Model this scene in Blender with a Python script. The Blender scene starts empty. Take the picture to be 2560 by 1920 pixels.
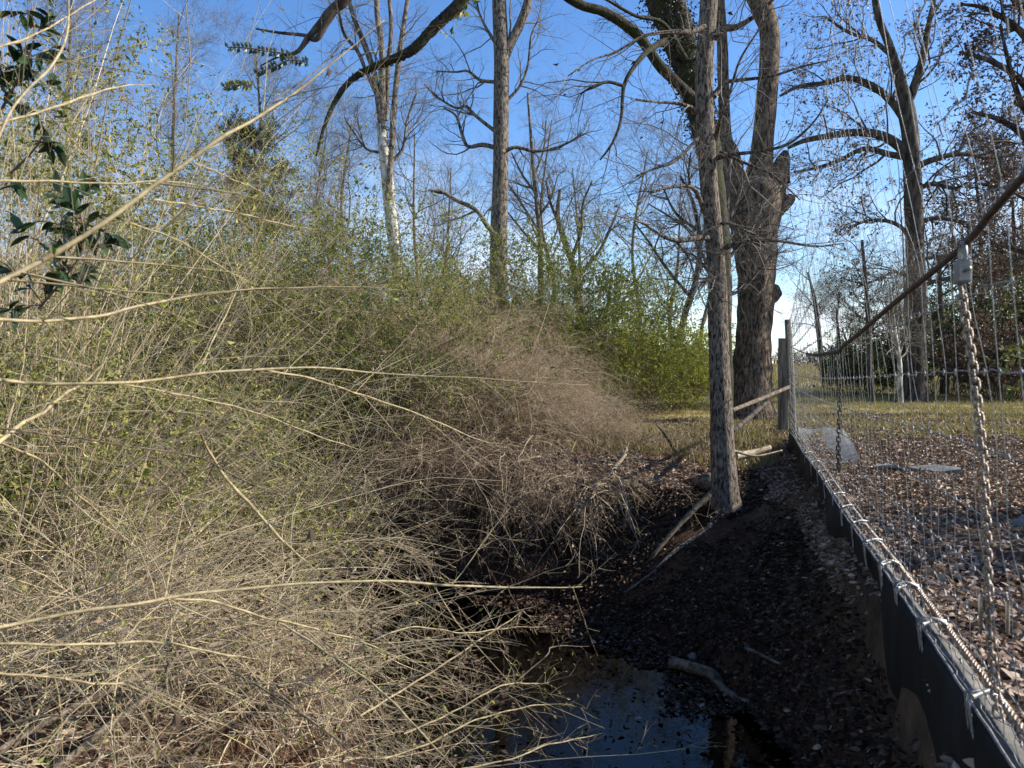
import bpy, math, random
import numpy as np

RNG = np.random.default_rng(7)
SC = bpy.context.scene
COL = SC.collection
F = 1849.0            # focal length in photo pixels (2560 wide)
CZ = 2.2              # eye height in world units (water lies at about 0.05)
PITCH = math.atan(30 / F)
SUN_AZ, SUN_EL = math.radians(89), math.radians(32)

# ------------------------------------------------------------------ helpers
def P(x, y, D):
    """photo pixel + distance ahead -> world point"""
    u = (np.asarray(x, float) - 1280) / F
    v = -(np.asarray(y, float) - 960) / F
    Y = math.cos(PITCH) + math.sin(PITCH) * v
    Z = -math.sin(PITCH) + math.cos(PITCH) * v
    k = np.asarray(D, float) / Y
    return np.stack([u * k, np.broadcast_to(np.asarray(D, float), k.shape), CZ + Z * k], -1)

def smooth(pts, n):
    """Catmull-Rom resample of (M,d) control points to n points"""
    p = np.asarray(pts, float)
    if len(p) == 2:
        s = np.linspace(0, 1, n)[:, None]
        return p[0] * (1 - s) + p[1] * s
    q = np.vstack([2 * p[0] - p[1], p, 2 * p[-1] - p[-2]])
    d = np.r_[0, np.cumsum(np.linalg.norm(np.diff(p[:, :3], axis=0), axis=1) + 1e-9)]
    s = np.linspace(0, d[-1], n)
    i = np.clip(np.searchsorted(d, s, 'right') - 1, 0, len(p) - 2)
    t = ((s - d[i]) / (d[i + 1] - d[i]))[:, None]
    a, b, c, e = q[i], q[i + 1], q[i + 2], q[i + 3]
    return .5 * (2 * b + (c - a) * t + (2 * a - 5 * b + 4 * c - e) * t ** 2 + (3 * b - a - 3 * c + e) * t ** 3)

def norm(v):
    return v / (np.linalg.norm(v, axis=-1, keepdims=True) + 1e-12)

class MB:
    """collects geometry for ONE mesh object"""
    def __init__(self):
        self.v, self.f4, self.f3, self.n = [], [], [], 0
    def add(self, v, f4=None, f3=None):
        v = np.asarray(v, float).reshape(-1, 3)
        if f4 is not None and len(f4): self.f4.append(np.asarray(f4, int) + self.n)
        if f3 is not None and len(f3): self.f3.append(np.asarray(f3, int) + self.n)
        self.v.append(v); self.n += len(v)
    def tubes(self, pts, rad, sides=3, ridge=0, rs=1):
        pts = np.asarray(pts, float)
        if pts.ndim == 2: pts = pts[None]
        N, K, _ = pts.shape
        rad = np.broadcast_to(np.asarray(rad, float), (N, K))
        t = norm(np.gradient(pts, axis=1))
        m = norm(t.mean(1))
        ref = np.where(np.abs(m[:, 2:3]) > .7, np.array([[1., 0, 0]]), np.array([[0, 0, 1.]]))[:, None, :]
        nn = norm(np.cross(t, ref)); bb = np.cross(t, nn)
        a = np.arange(sides) * 2 * np.pi / sides
        R = rad[:, :, None] * np.ones((1, 1, sides))
        if ridge:
            z = np.linspace(0, 1, K)[None, :, None] * rs
            ph = RNG.uniform(0, 6.28, (N, 1, 6))
            A = a[None, None, :]
            R = R * (1 + ridge * (.5 * np.sin(5 * A + 2.2 * np.sin(z * 3 + ph[..., 0:1])) + .35 * np.sin(9 * A + 3 * np.sin(z * 5 + ph[..., 1:2])) + .5 * np.sin(z * 9 + ph[..., 2:3] + 2 * A) + .4 * np.sin(z * 23 + ph[..., 3:4] - A)))
        v = pts[:, :, None, :] + R[..., None] * (np.cos(a)[None, None, :, None] * nn[:, :, None, :] + np.sin(a)[None, None, :, None] * bb[:, :, None, :])
        i = np.arange(N)[:, None, None] * K * sides; k = np.arange(K - 1)[None, :, None] * sides
        s = np.arange(sides)[None, None, :]; s2 = (s + 1) % sides
        f = np.stack([i + k + s, i + k + s2, i + k + sides + s2, i + k + sides + s], -1).reshape(-1, 4)
        b0 = self.n
        self.add(v, f)
        if sides >= 5:                                   # end caps
            for e in (0, K - 1):
                ring = b0 + np.arange(N)[:, None] * K * sides + e * sides + np.arange(sides)[None]
                ci = self.n + np.arange(N)[:, None]
                self.v.append(pts[:, e]); self.n += N
                self.f3.append(np.stack([ring, np.roll(ring, -1, 1), np.broadcast_to(ci, ring.shape)], -1).reshape(-1, 3))
    def leaves(self, pos, d, L, W, up=None, fold=.25, rng=RNG):
        N = len(pos)
        d = norm(d)
        if up is None: up = rng.normal(size=(N, 3))
        s = norm(np.cross(d, up)); nrm = np.cross(s, d)
        L = np.broadcast_to(L, (N,))[:, None]; W = np.broadcast_to(W, (N,))[:, None]
        mid = pos + d * L * .45
        v = np.stack([pos, mid + s * W * .5 + nrm * W * fold, pos + d * L - nrm * L * .12, mid - s * W * .5 + nrm * W * fold], 1)
        i = np.arange(N)[:, None] * 4
        self.add(v, f3=np.concatenate([i + [[0, 1, 2]], i + [[0, 2, 3]]]))
    def broad(self, pos, d, L, W, rng=RNG):
        N = len(pos); d = norm(d); up = rng.normal(size=(N, 3)) * .6 + [0, -.3, 1]
        s = norm(np.cross(d, up)); nrm = np.cross(s, d); L = L[:, None]; W = W[:, None]
        us = np.array([0, .15, .35, .55, .75, .9, 1.0]); ws = np.array([.06, .36, .5, .5, .38, .18, .0])
        v = np.concatenate([np.stack([pos + d * L * u - nrm * L * .25 * u * u + k * s * W * w + nrm * W * .22 * abs(k) * w for k in (-1, 0, 1)], 1) for u, w in zip(us, ws)], 1)
        f = np.array([[r * 3 + c, r * 3 + c + 1, r * 3 + c + 4, r * 3 + c + 3] for r in range(6) for c in (0, 1)])
        self.add(v, (np.arange(N)[:, None, None] * 21 + f[None]).reshape(-1, 4))
    def box(self, c, h, rot=None, bev=0.0):
        sx, sy, sz = h
        v = np.array([[x, y, z] for x in (-1, 1) for y in (-1, 1) for z in (-1, 1)], float) * [sx, sy, sz]
        if rot is not None: v = v @ np.asarray(rot).T
        self.add(v + np.asarray(c), [[0, 1, 3, 2], [4, 6, 7, 5], [0, 4, 5, 1], [2, 3, 7, 6], [0, 2, 6, 4], [1, 5, 7, 3]])
    def build(self, name, mat, parent=None, smooth_=True, bevel=0):
        v = np.concatenate(self.v) if self.v else np.zeros((0, 3))
        if parent is not None: v = v - np.array(world_loc(parent))
        me = bpy.data.meshes.new(name)
        f4 = np.concatenate(self.f4) if self.f4 else np.zeros((0, 4), int)
        f3 = np.concatenate(self.f3) if self.f3 else np.zeros((0, 3), int)
        me.vertices.add(len(v)); me.vertices.foreach_set('co', v.astype(np.float32).ravel())
        lp = np.concatenate([f4.ravel(), f3.ravel()]).astype(np.int32)
        me.loops.add(len(lp)); me.loops.foreach_set('vertex_index', lp)
        np_ = len(f4) + len(f3)
        st = np.concatenate([np.arange(len(f4)) * 4, len(f4) * 4 + np.arange(len(f3)) * 3]).astype(np.int32)
        me.polygons.add(np_); me.polygons.foreach_set('loop_start', st)
        me.polygons.foreach_set('use_smooth', np.full(np_, bool(smooth_)))
        me.update(calc_edges=True)
        me.materials.append(mat)
        o = bpy.data.objects.new(name, me); COL.objects.link(o)
        if parent is not None: o.parent = parent
        if bevel:
            md = o.modifiers.new('bevel', 'BEVEL'); md.width = bevel; md.segments = 2; md.limit_method = 'ANGLE'
        return o

WL = {}
def world_loc(o): return WL.get(o.name, (0, 0, 0))
def thing(name, label, cat, loc, group=None):
    o = bpy.data.objects.new(name, None); COL.objects.link(o)
    o.location = [float(c) for c in loc]; o.empty_display_size = .1
    WL[o.name] = tuple(float(c) for c in loc)
    return tag(o, label, cat, group)
def tag(o, label, cat, group=None):
    o['label'] = label; o['category'] = cat
    if group: o['group'] = group
    return o
def kind(o, k): o['kind'] = k; return o

# ------------------------------------------------------------------ materials
def nt(name):
    m = bpy.data.materials.new(name); m.use_nodes = True
    t = m.node_tree; t.nodes.clear()
    return m, t
def node(t, typ, **kw):
    n = t.nodes.new(typ)
    for k, v in kw.items():
        if k.startswith('i_'): n.inputs[k[2:].replace('_', ' ')].default_value = v
        else: setattr(n, k, v)
    return n
def ramp(t, fac, stops):
    r = t.nodes.new('ShaderNodeValToRGB')
    e = r.color_ramp.elements
    while len(e) < len(stops): e.new(.5)
    for el, (p, c) in zip(e, stops): el.position = p; el.color = (*c, 1)
    t.links.new(fac, r.inputs[0])
    return r.outputs[0]
def noise(t, scale, stretch=None, detail=4, rough=.6, dist=0.0):
    tc = t.nodes.new('ShaderNodeTexCoord'); out = tc.outputs['Object']
    if stretch:
        mp = t.nodes.new('ShaderNodeMapping'); mp.inputs['Scale'].default_value = stretch
        t.links.new(out, mp.inputs[0]); out = mp.outputs[0]
    n = t.nodes.new('ShaderNodeTexNoise')
    n.inputs['Scale'].default_value = scale; n.inputs['Detail'].default_value = detail
    n.inputs['Roughness'].default_value = rough; n.inputs['Distortion'].default_value = dist
    t.links.new(out, n.inputs['Vector'])
    return n.outputs[0]
def mixc(t, a, b, f, mode='MIX'):
    m = t.nodes.new('ShaderNodeMix'); m.data_type = 'RGBA'; m.blend_type = mode
    for sock, val in ((m.inputs[0], f), (m.inputs[6], a), (m.inputs[7], b)):
        if hasattr(val, 'is_linked'): t.links.new(val, sock)
        elif isinstance(val, (int, float)): sock.default_value = val
        else: sock.default_value = (*val, 1)
    return m.outputs[2]
def finish(t, bsdf):
    o = t.nodes.new('ShaderNodeOutputMaterial'); t.links.new(bsdf, o.inputs[0])
def bump(t, h, dist=.01, strength=1.0):
    b = t.nodes.new('ShaderNodeBump'); b.inputs['Distance'].default_value = dist; b.inputs['Strength'].default_value = strength
    t.links.new(h, b.inputs['Height']); return b.outputs[0]

def bark(name, dark, light, scale=14, stretch=(1, 1, .12), d=.02, patch=None, moss=None):
    m, t = nt(name)
    n1 = noise(t, scale, stretch, 6, .65, .6); n2 = noise(t, 2.5, (1, 1, .5), 3)
    c = ramp(t, n1, [(.40, dark), (.5, [(a + b) / 2 for a, b in zip(dark, light)]), (.60, light)])
    if patch: c = mixc(t, c, patch, ramp(t, n2, [(.48, (0, 0, 0)), (.62, (1, 1, 1))]))
    if moss: c = mixc(t, c, moss, ramp(t, noise(t, 5, None, 5), [(.45, (0, 0, 0)), (.6, (.9, .9, .9))]))
    p = node(t, 'ShaderNodeBsdfPrincipled', i_Roughness=.9)
    p.inputs['Specular IOR Level'].default_value = .2
    t.links.new(c, p.inputs['Base Color']); t.links.new(bump(t, n1, d), p.inputs['Normal'])
    finish(t, p.outputs[0]); return m
def twig(name, cols, rough=.75):
    """thin stems: the tone varies from stem to stem"""
    m, t = nt(name)
    g = t.nodes.new('ShaderNodeNewGeometry')
    c = ramp(t, g.outputs['Random Per Island'], [(i / max(1, len(cols) - 1), c) for i, c in enumerate(cols)])
    c = mixc(t, c, (.55, .5, .45), ramp(t, noise(t, 18, None, 3), [(.4, (.5, .5, .5)), (.62, (0, 0, 0))]), 'MULTIPLY')
    p = node(t, 'ShaderNodeBsdfPrincipled', i_Roughness=rough)
    p.inputs['Specular IOR Level'].default_value = .3
    t.links.new(c, p.inputs['Base Color']); finish(t, p.outputs[0]); return m
def leaf(name, cols, trans=.35, rough=.5, spec=.3):
    m, t = nt(name)
    g = t.nodes.new('ShaderNodeNewGeometry')
    c = ramp(t, g.outputs['Random Per Island'], [(i / max(1, len(cols) - 1), c) for i, c in enumerate(cols)])
    p = node(t, 'ShaderNodeBsdfPrincipled', i_Roughness=rough)
    p.inputs['Specular IOR Level'].default_value = spec
    t.links.new(c, p.inputs['Base Color'])
    tr = t.nodes.new('ShaderNodeBsdfTranslucent')
    t.links.new(mixc(t, c, (1.0, 1.0, .55), 1.0, 'MULTIPLY'), tr.inputs[0])
    mx = t.nodes.new('ShaderNodeMixShader'); mx.inputs[0].default_value = trans
    t.links.new(p.outputs[0], mx.inputs[1]); t.links.new(tr.outputs[0], mx.inputs[2])
    finish(t, mx.outputs[0]); return m
def plain_mat(name, a, b, scale=8, rough=.6, metal=0, d=.004, stretch=None, spec=.4):
    m, t = nt(name)
    n1 = noise(t, scale, stretch, 5)
    p = node(t, 'ShaderNodeBsdfPrincipled', i_Roughness=rough, i_Metallic=metal)
    p.inputs['Specular IOR Level'].default_value = spec
    t.links.new(ramp(t, n1, [(.35, a), (.65, b)]), p.inputs['Base Color'])
    t.links.new(bump(t, n1, d), p.inputs['Normal']); finish(t, p.outputs[0]); return m

M = dict(
    near=bark('near_bark', (.013, .010, .008), (.22, .18, .14), 50, (1, 1, .30), .016),
    old=bark('old_bark', (.022, .016, .012), (.20, .15, .105), 20, (1, 1, .28), .06),
    grey=bark('grey_bark', (.028, .023, .019), (.23, .195, .155), 20, (1, 1, .35), .03),
    white=bark('pale_bark', (.14, .13, .11), (.66, .63, .57), 7, (1, 1, .4), .015),
    dark=bark('dark_bark', (.022, .018, .015), (.11, .09, .07), 9, (1, 1, .2), .03),
    moss=bark('mossy_bark', (.012, .011, .008), (.06, .05, .035), 20, (1, 1, .6), .03, moss=(.035, .04, .012)),
    rot=bark('rotten_wood', (.012, .006, .004), (.14, .06, .025), 14, (1, 1, .15), .04),
    t_grey=twig('grey_twig', [(.05, .042, .035), (.16, .135, .11), (.30, .27, .23)]),
    t_dark=twig('dark_twig', [(.03, .025, .02), (.08, .065, .05), (.14, .12, .10)]),
    t_tan=twig('tan_twig', [(.30, .23, .14), (.44, .36, .22), (.58, .49, .33)]),
    t_bei=twig('dry_twig', [(.20, .14, .09), (.36, .28, .18), (.52, .43, .30)]),
    t_str=twig('straw_twig', [(.26, .185, .11), (.42, .32, .20), (.60, .50, .35)]),
    t_bro=twig('brown_twig', [(.08, .05, .03), (.17, .115, .075), (.32, .24, .16)]),
    cane=plain_mat('cane_bark', (.20, .15, .075), (.40, .33, .18), 40, .6, 0, .001, (1, 1, 1)),
    privet=leaf('privet_leaf', [(.06, .085, .02), (.13, .16, .035), (.26, .26, .06), (.40, .35, .10)], .25),
    olive=leaf('olive_leaf', [(.04, .06, .016), (.09, .115, .025), (.17, .185, .04), (.22, .20, .065)], .25),
    lime=leaf('lime_leaf', [(.10, .14, .022), (.21, .25, .04), (.37, .37, .075)], .42),
    deep=leaf('glossy_leaf', [(.012, .03, .010), (.022, .05, .014), (.04, .075, .02)], .12, .42, .35),
    ivy=leaf('ivy_leaf', [(.012, .012, .008), (.03, .028, .014), (.06, .055, .022)], .1),
    pine=leaf('evergreen_leaf', [(.012, .028, .010), (.025, .05, .016), (.045, .07, .025)], .2),
    brown=leaf('dead_leaf', [(.05, .03, .02), (.10, .062, .042), (.18, .12, .08), (.30, .22, .15)], .12),
    russet=leaf('russet_leaf', [(.035, .016, .013), (.065, .028, .022), (.10, .05, .036), (.15, .09, .065)], .15),
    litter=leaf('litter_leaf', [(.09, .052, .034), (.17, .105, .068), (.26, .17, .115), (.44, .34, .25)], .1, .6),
    wet_shade=leaf('wet_shade_toned_leaf', [(.014, .008, .005), (.028, .016, .010), (.055, .034, .022), (.12, .08, .052)], .05, .7, .15),  # wet litter, darkened further so the bank's shade is painted in
    straw=leaf('straw_blade', [(.20, .155, .075), (.30, .25, .12), (.42, .35, .19)], .3),
    green=leaf('grass_blade', [(.10, .11, .03), (.17, .17, .05), (.28, .25, .09)], .35),
    wire=plain_mat('galvanised_wire', (.16, .155, .145), (.36, .35, .33), 60, .5, .6, .0004),
    rust=plain_mat('rusty_chain', (.15, .085, .045), (.36, .32, .26), 45, .5, .5, .0006),
    rope=plain_mat('brown_cable', (.045, .026, .016), (.12, .075, .05), 40, .65, .2, .003, (1, 1, 3)),
    lock=plain_mat('dull_steel', (.16, .15, .13), (.28, .27, .25), 30, .5, .5, .0006),
    rubber=plain_mat('black_rubber', (.006, .006, .006), (.018, .017, .016), 7, .7, 0, .004, (1, 1, .4), .2),
    lip=plain_mat('dusty_rubber', (.04, .037, .033), (.15, .135, .115), 12, .7, 0, .004),
    wood=bark('weathered_post', (.07, .055, .04), (.24, .20, .15), 22, (1, 1, .08), .006),
    board=plain_mat('weathered_board', (.09, .088, .085), (.20, .195, .185), 6, .8, 0, .004, (1, 1, 1)),
    log=bark('fallen_wood', (.05, .038, .026), (.20, .155, .11), 16, (1, 1, 1), .008),
    cut=plain_mat('pale_wood', (.20, .15, .09), (.42, .34, .23), 14, .8, 0, .004),
    stone=plain_mat('creek_stone', (.12, .10, .08), (.26, .23, .19), 10, .8, 0, .01),
)

# ------------------------------------------------------------------ terrain
FA, FB = np.array([1.2, 1.9]), np.array([.306, .952])
NL = np.array([-.952, .306])                    # towards the creek side of the fence
CREEK = smooth(np.array([[-.1, -4, .6], [.15, 1.5, .62], [.42, 2.8, .75], [.64, 4.0, .9], [.40, 4.85, .95], [-.12, 5.8, .85], [-.8, 6.65, .75], [-1.6, 7.3, .62], [-2.9, 7.65, .5], [-5, 7.9, .45], [-9, 8.0, .45], [-20, 9, .45]]), 80)
def fnoise(x, y, s=1.0):
    return (np.sin(x * 1.7 * s + 1.3 * np.sin(y * 1.1 * s)) + .6 * np.sin(y * 2.9 * s + x * .8 * s + 1) + .4 * np.sin(x * 5.3 * s - y * 4.1 * s + 2) + .25 * np.sin(x * 9.7 * s + y * 11.3 * s)) / 2.2
def creek_dist(x, y):
    best = np.full(x.shape, 1e9); side = np.ones(x.shape)
    for i in range(len(CREEK) - 1):
        a, b = CREEK[i], CREEK[i + 1]
        e = b[:2] - a[:2]; l2 = (e ** 2).sum()
        u = np.clip(((x - a[0]) * e[0] + (y - a[1]) * e[1]) / l2, 0, 1)
        dx, dy = x - a[0] - u * e[0], y - a[1] - u * e[1]
        d = np.hypot(dx, dy) - (a[2] + u * (b[2] - a[2]))
        c = np.sign(e[0] * dy - e[1] * dx)          # >0: left of the flow away from the camera
        side = np.where(d < best, c, side); best = np.minimum(d, best)
    return best, side
def sstep(a, b, x):
    t = np.clip((x - a) / (b - a), 0, 1); return t * t * (3 - 2 * t)
def ground(x, y):
    x = np.asarray(x, float); y = np.asarray(y, float)
    s = (x - FA[0]) * NL[0] + (y - FA[1]) * NL[1]
    dc, side = creek_dist(x, y)
    near_left = (side > 0)
    far = np.full(x.shape, -1.12)
    pl = np.where(near_left, -1.55, far)
    rt = -1.02 + .03 * fnoise(x, y, .6)
    pl = np.where(s < 0, rt, pl + (.07 * fnoise(x, y, .9)) * sstep(0, 1, s))
    blend = sstep(0, .5, s); pl = np.where(s > 0, -1.09 * (1 - blend) + pl * blend, pl)
    # the bank sinks a little beside the fence beyond the near tree
    pl = pl - .16 * np.exp(-((s - .7) / .6) ** 2) * sstep(4, 6.5, y) * sstep(11.5, 9.5, y)
    bw = np.where(near_left, 1.5, np.where(s > 0, np.clip(np.where(y < 7.5, dc + s - .04, .95 + 1.0 * sstep(-.3, .8, x)), .32, 2.0), .3))
    bed = -2.32 + .04 * fnoise(x, y, 2)
    q = np.clip(dc / bw, 0, 1)
    q = np.where(near_left, sstep(0, 1, q), np.where(y < 7.0, q ** .9, sstep(0, 1, q)))
    q = np.where(s < 0, 1, q)
    z = bed * (1 - q) + pl * q
    z = z + .95 * np.exp(-((x + .95) / 1.15) ** 2 - ((y - 10.7) / .75) ** 2) + .4 * np.exp(-((x - .6) / .9) ** 2 - ((y - 11) / .7) ** 2)
    z = z + np.clip(y - 34, 0, 110) * .0225 - np.clip(y - 150, 0, 4000) * .02
    z = z + np.clip(np.abs(x) - 60, 0, 400) * .01
    z = z + .02 * fnoise(x, y, 3.1) + .012 * fnoise(x + .3 * z, y - .5 * z, 9.0)
    return CZ + z

def terrain():
    nx, ny = 420, 420
    u = np.linspace(-1, 1, nx); xs = 5.2 * np.sinh(5.8 * u) / math.sinh(1.6) * .25
    w = np.linspace(0, 1, ny); ys = -6 + 9 * w + 1300 * (np.expm1(7.4 * w) / math.expm1(7.4))
    X, Y = np.meshgrid(xs, ys)
    Z = ground(X, Y)
    b = MB(); idx = np.arange(nx * ny).reshape(ny, nx)
    b.add(np.stack([X, Y, Z], -1), np.stack([idx[:-1, :-1], idx[:-1, 1:], idx[1:, 1:], idx[1:, :-1]], -1).reshape(-1, 4))
    m, t = nt('woodland_soil')
    geo = t.nodes.new('ShaderNodeNewGeometry')
    sep = t.nodes.new('ShaderNodeSeparateXYZ'); t.links.new(geo.outputs['Position'], sep.inputs[0])
    n1 = noise(t, 3.0, None, 8, .7); n2 = noise(t, .6, None, 5); n3 = noise(t, 28, None, 6, .75)
    leafy = ramp(t, n3, [(.3, (.02, .012, .008)), (.5, (.06, .037, .024)), (.7, (.15, .10, .065))])
    sand = ramp(t, n1, [(.3, (.06, .034, .019)), (.7, (.20, .13, .075))])
    clay = ramp(t, n1, [(.3, (.04, .017, .009)), (.7, (.13, .056, .028))])
    c = mixc(t, leafy, sand, ramp(t, n2, [(.50, (0, 0, 0)), (.60, (1, 1, 1))]))
    zr = t.nodes.new('ShaderNodeMapRange'); zr.inputs[1].default_value = .95; zr.inputs[2].default_value = .5
    t.links.new(sep.outputs['Z'], zr.inputs[0])
    c = mixc(t, c, mixc(t, clay, leafy, ramp(t, n2, [(.42, (0, 0, 0)), (.58, (1, 1, 1))])), zr.outputs[0])
    yr = t.nodes.new('ShaderNodeMapRange'); yr.inputs[1].default_value = 12; yr.inputs[2].default_value = 17
    t.links.new(sep.outputs['Y'], yr.inputs[0])
    field = ramp(t, noise(t, .35, None, 8, .7), [(.3, (.16, .14, .05)), (.5, (.27, .22, .10)), (.7, (.38, .30, .16))])
    c = mixc(t, c, field, yr.outputs[0])
    p = node(t, 'ShaderNodeBsdfPrincipled', i_Roughness=.95)
    p.inputs['Specular IOR Level'].default_value = .15
    t.links.new(c, p.inputs['Base Color']); t.links.new(bump(t, n3, .03), p.inputs['Normal'])
    finish(t, p.outputs[0])
    kind(b.build('ground', m), 'structure')

def water():
    b = MB(); rows = []
    for c, d in zip(CREEK[:-1], np.diff(CREEK, axis=0)):
        n = norm(np.array([-d[1], d[0]]))
        rows.append([[*(c[:2] + n * k * (c[2] + .35)), .05] for k in np.linspace(-1, 1, 5)])
    v = np.array(rows); K = len(v); idx = np.arange(K * 5).reshape(K, 5)
    b.add(v, np.stack([idx[:-1, :-1], idx[1:, :-1], idx[1:, 1:], idx[:-1, 1:]], -1).reshape(-1, 4))
    m, t = nt('creek_water')
    h = noise(t, 7, (1, 1, 1), 3, .5, .4)
    bm = bump(t, h, .006, .25)
    g = node(t, 'ShaderNodeBsdfGlossy', i_Roughness=.03); t.links.new(bm, g.inputs['Normal'])
    tr = node(t, 'ShaderNodeBsdfTransparent'); tr.inputs[0].default_value = (.42, .29, .15, 1)
    fr = node(t, 'ShaderNodeFresnel', i_IOR=1.33); t.links.new(bm, fr.inputs['Normal'])
    mx = t.nodes.new('ShaderNodeMixShader')
    t.links.new(fr.outputs[0], mx.inputs[0]); t.links.new(tr.outputs[0], mx.inputs[1]); t.links.new(g.outputs[0], mx.inputs[2])
    finish(t, mx.outputs[0])
    kind(b.build('creek_water', m), 'structure')

# ------------------------------------------------------------------ growth
def grow(p0, d0, L, K, wander=.15, trop=0.0, rng=RNG, wave=0):
    N = len(p0); pts = np.empty((N, K, 3)); pts[:, 0] = p0; d = norm(d0)
    st = (np.broadcast_to(L, (N,)) / (K - 1))[:, None]
    tr = np.broadcast_to(trop, (N,))
    for k in range(1, K):
        d = d + rng.normal(size=(N, 3)) * wander
        d[:, 2] += tr
        d = norm(d); pts[:, k] = pts[:, k - 1] + d * st
    return pts
def spawn(pts, rad, n, lo, hi, ang, rng=RNG, power=1.0):
    """n children on each parent: start point, direction, parent's radius there, fraction along"""
    N, K, _ = pts.shape
    par = np.repeat(np.arange(N), n)
    u = lo + (hi - lo) * rng.random(len(par)) ** power
    x = u * (K - 1); i = np.minimum(x.astype(int), K - 2); f = (x - i)[:, None]
    p = pts[par, i] * (1 - f) + pts[par, i + 1] * f
    t = norm(pts[par, i + 1] - pts[par, i])
    r = rad[par, i] * (1 - f[:, 0]) + rad[par, i + 1] * f[:, 0]
    q = rng.normal(size=t.shape); q = norm(q - (q * t).sum(1, keepdims=True) * t)
    a = rng.uniform(ang[0], ang[1], len(par))[:, None]
    return p, np.cos(a) * t + np.sin(a) * q, r, u
def taper(r0, K, end=.12):
    return np.asarray(r0)[:, None] * (1 - (1 - end) * np.linspace(0, 1, K)[None, :] ** .9)

def crown(mb, limbs, lrads, levels, rng=RNG, min_r=.0016):
    """limbs (N,K,3); every level grows from the one before; returns the last level's curves"""
    pts, rad = limbs, lrads
    for lv in levels:
        p, d, r, u = spawn(pts, rad, lv['n'], lv.get('lo', .2), lv.get('hi', 1), lv['ang'], rng, lv.get('pw', 1))
        d = d + np.array(lv.get('bias', (0, 0, 0)))
        L = rng.uniform(*lv['len'], len(p)) * (1 - lv.get('fall', .5) * u)
        r0 = np.maximum(np.minimum(r * lv.get('rr', .55), L * lv.get('rl', .018)), min_r)
        K = lv.get('K', 5)
        pts = grow(p, d, L, K, lv.get('w', .2), lv.get('trop', .03), rng)
        rad = taper(r0, K, .3)
        mb.tubes(pts, rad, lv.get('s', 3))
    return pts, rad
def leafset(mb, tw, per, L, W, rng=RNG, spread=.7, droop=0.0, lo=.2, jit=.0, broad=False):
    N, K, _ = tw.shape
    par = np.repeat(np.arange(N), per)
    u = lo + (1 - lo) * rng.random(len(par)); x = u * (K - 1); i = np.minimum(x.astype(int), K - 2); f = (x - i)[:, None]
    p = tw[par, i] * (1 - f) + tw[par, i + 1] * f
    t = norm(tw[par, i + 1] - tw[par, i])
    d = norm(t + rng.normal(size=t.shape) * spread); d[:, 2] -= droop
    if jit: p = p + rng.normal(size=p.shape) * jit
    k = rng.uniform(.6, 1.25, len(p))
    (mb.broad if broad else mb.leaves)(p, d, L * k, W * k, rng=rng)

def px_limb(path, D, K=24, r_min=.004):
    """path of (x, y, width) in photo pixels at distance D (number or one per point) -> points, radii"""
    a = np.array(path, float); D = np.broadcast_to(np.asarray(D, float), (len(a),))
    pt = P(a[:, 0], a[:, 1], D); r = a[:, 2] / 2 / F * D
    q = smooth(np.column_stack([pt, r]), K)
    return q[:, :3], np.maximum(q[:, 3], r_min)

def tree(name, label, trunk, limbs, D, bark_m, twig_m, levels, group=None, leaves=None, sides=14, ridge=.05, seed=1, auto=None, cat='tree', K=24, limb_m=None, bare=None):
    """trunk and limbs traced as (x, y, width) paths; the crown's twigs grow from them"""
    rng = np.random.default_rng(seed)
    tp, tr = px_limb(trunk, D, 64)
    root = thing(name, label, cat, tp[0], group)
    b = MB(); b.tubes(tp, tr, sides, ridge, 3); b.build('trunk', bark_m, root)
    src, srr = [], []
    c = MB()
    for l in limbs:
        p, r = px_limb(l[0] if isinstance(l, tuple) else l, l[1] if isinstance(l, tuple) else D, K)
        lb = MB(); lb.tubes(p, r, max(7, sides // 2 + 1), ridge * .8, 2); lb.build('limb', limb_m or bark_m, root)
        src.append(p); srr.append(r)
    if auto:                                       # limbs that grow by themselves from the trunk
        n, lo, hi, ang, ln, tropv = auto
        ti = smooth(np.column_stack([tp, tr]), K)
        p, d, r, u = spawn(ti[None, :, :3], ti[None, :, 3], n, lo, hi, ang, rng)
        L = rng.uniform(*ln, n) * (1.15 - .6 * u)
        lp = grow(p, d, L, K, .10, tropv, rng); lr = taper(np.minimum(r * .5, L * .016), K, .2)
        c.tubes(lp, lr, 6)
        src += list(lp); srr += list(lr)
    if src:
        keep = list(range(len(src))) if bare is None else [k for k in range(len(src)) if k not in bare]
        pts, rad = crown(c, np.array(src)[keep], np.array(srr)[keep], levels, rng)
        if c.n: c.build('crown', twig_m, root)
        if leaves:
            lm, per, L, W, frac = leaves
            f = MB(); k = rng.permutation(len(pts))[:max(1, int(len(pts) * frac))]
            leafset(f, pts[k], per, L, W, rng, .9, .3); f.build('foliage', lm, root, False)
    return root

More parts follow.
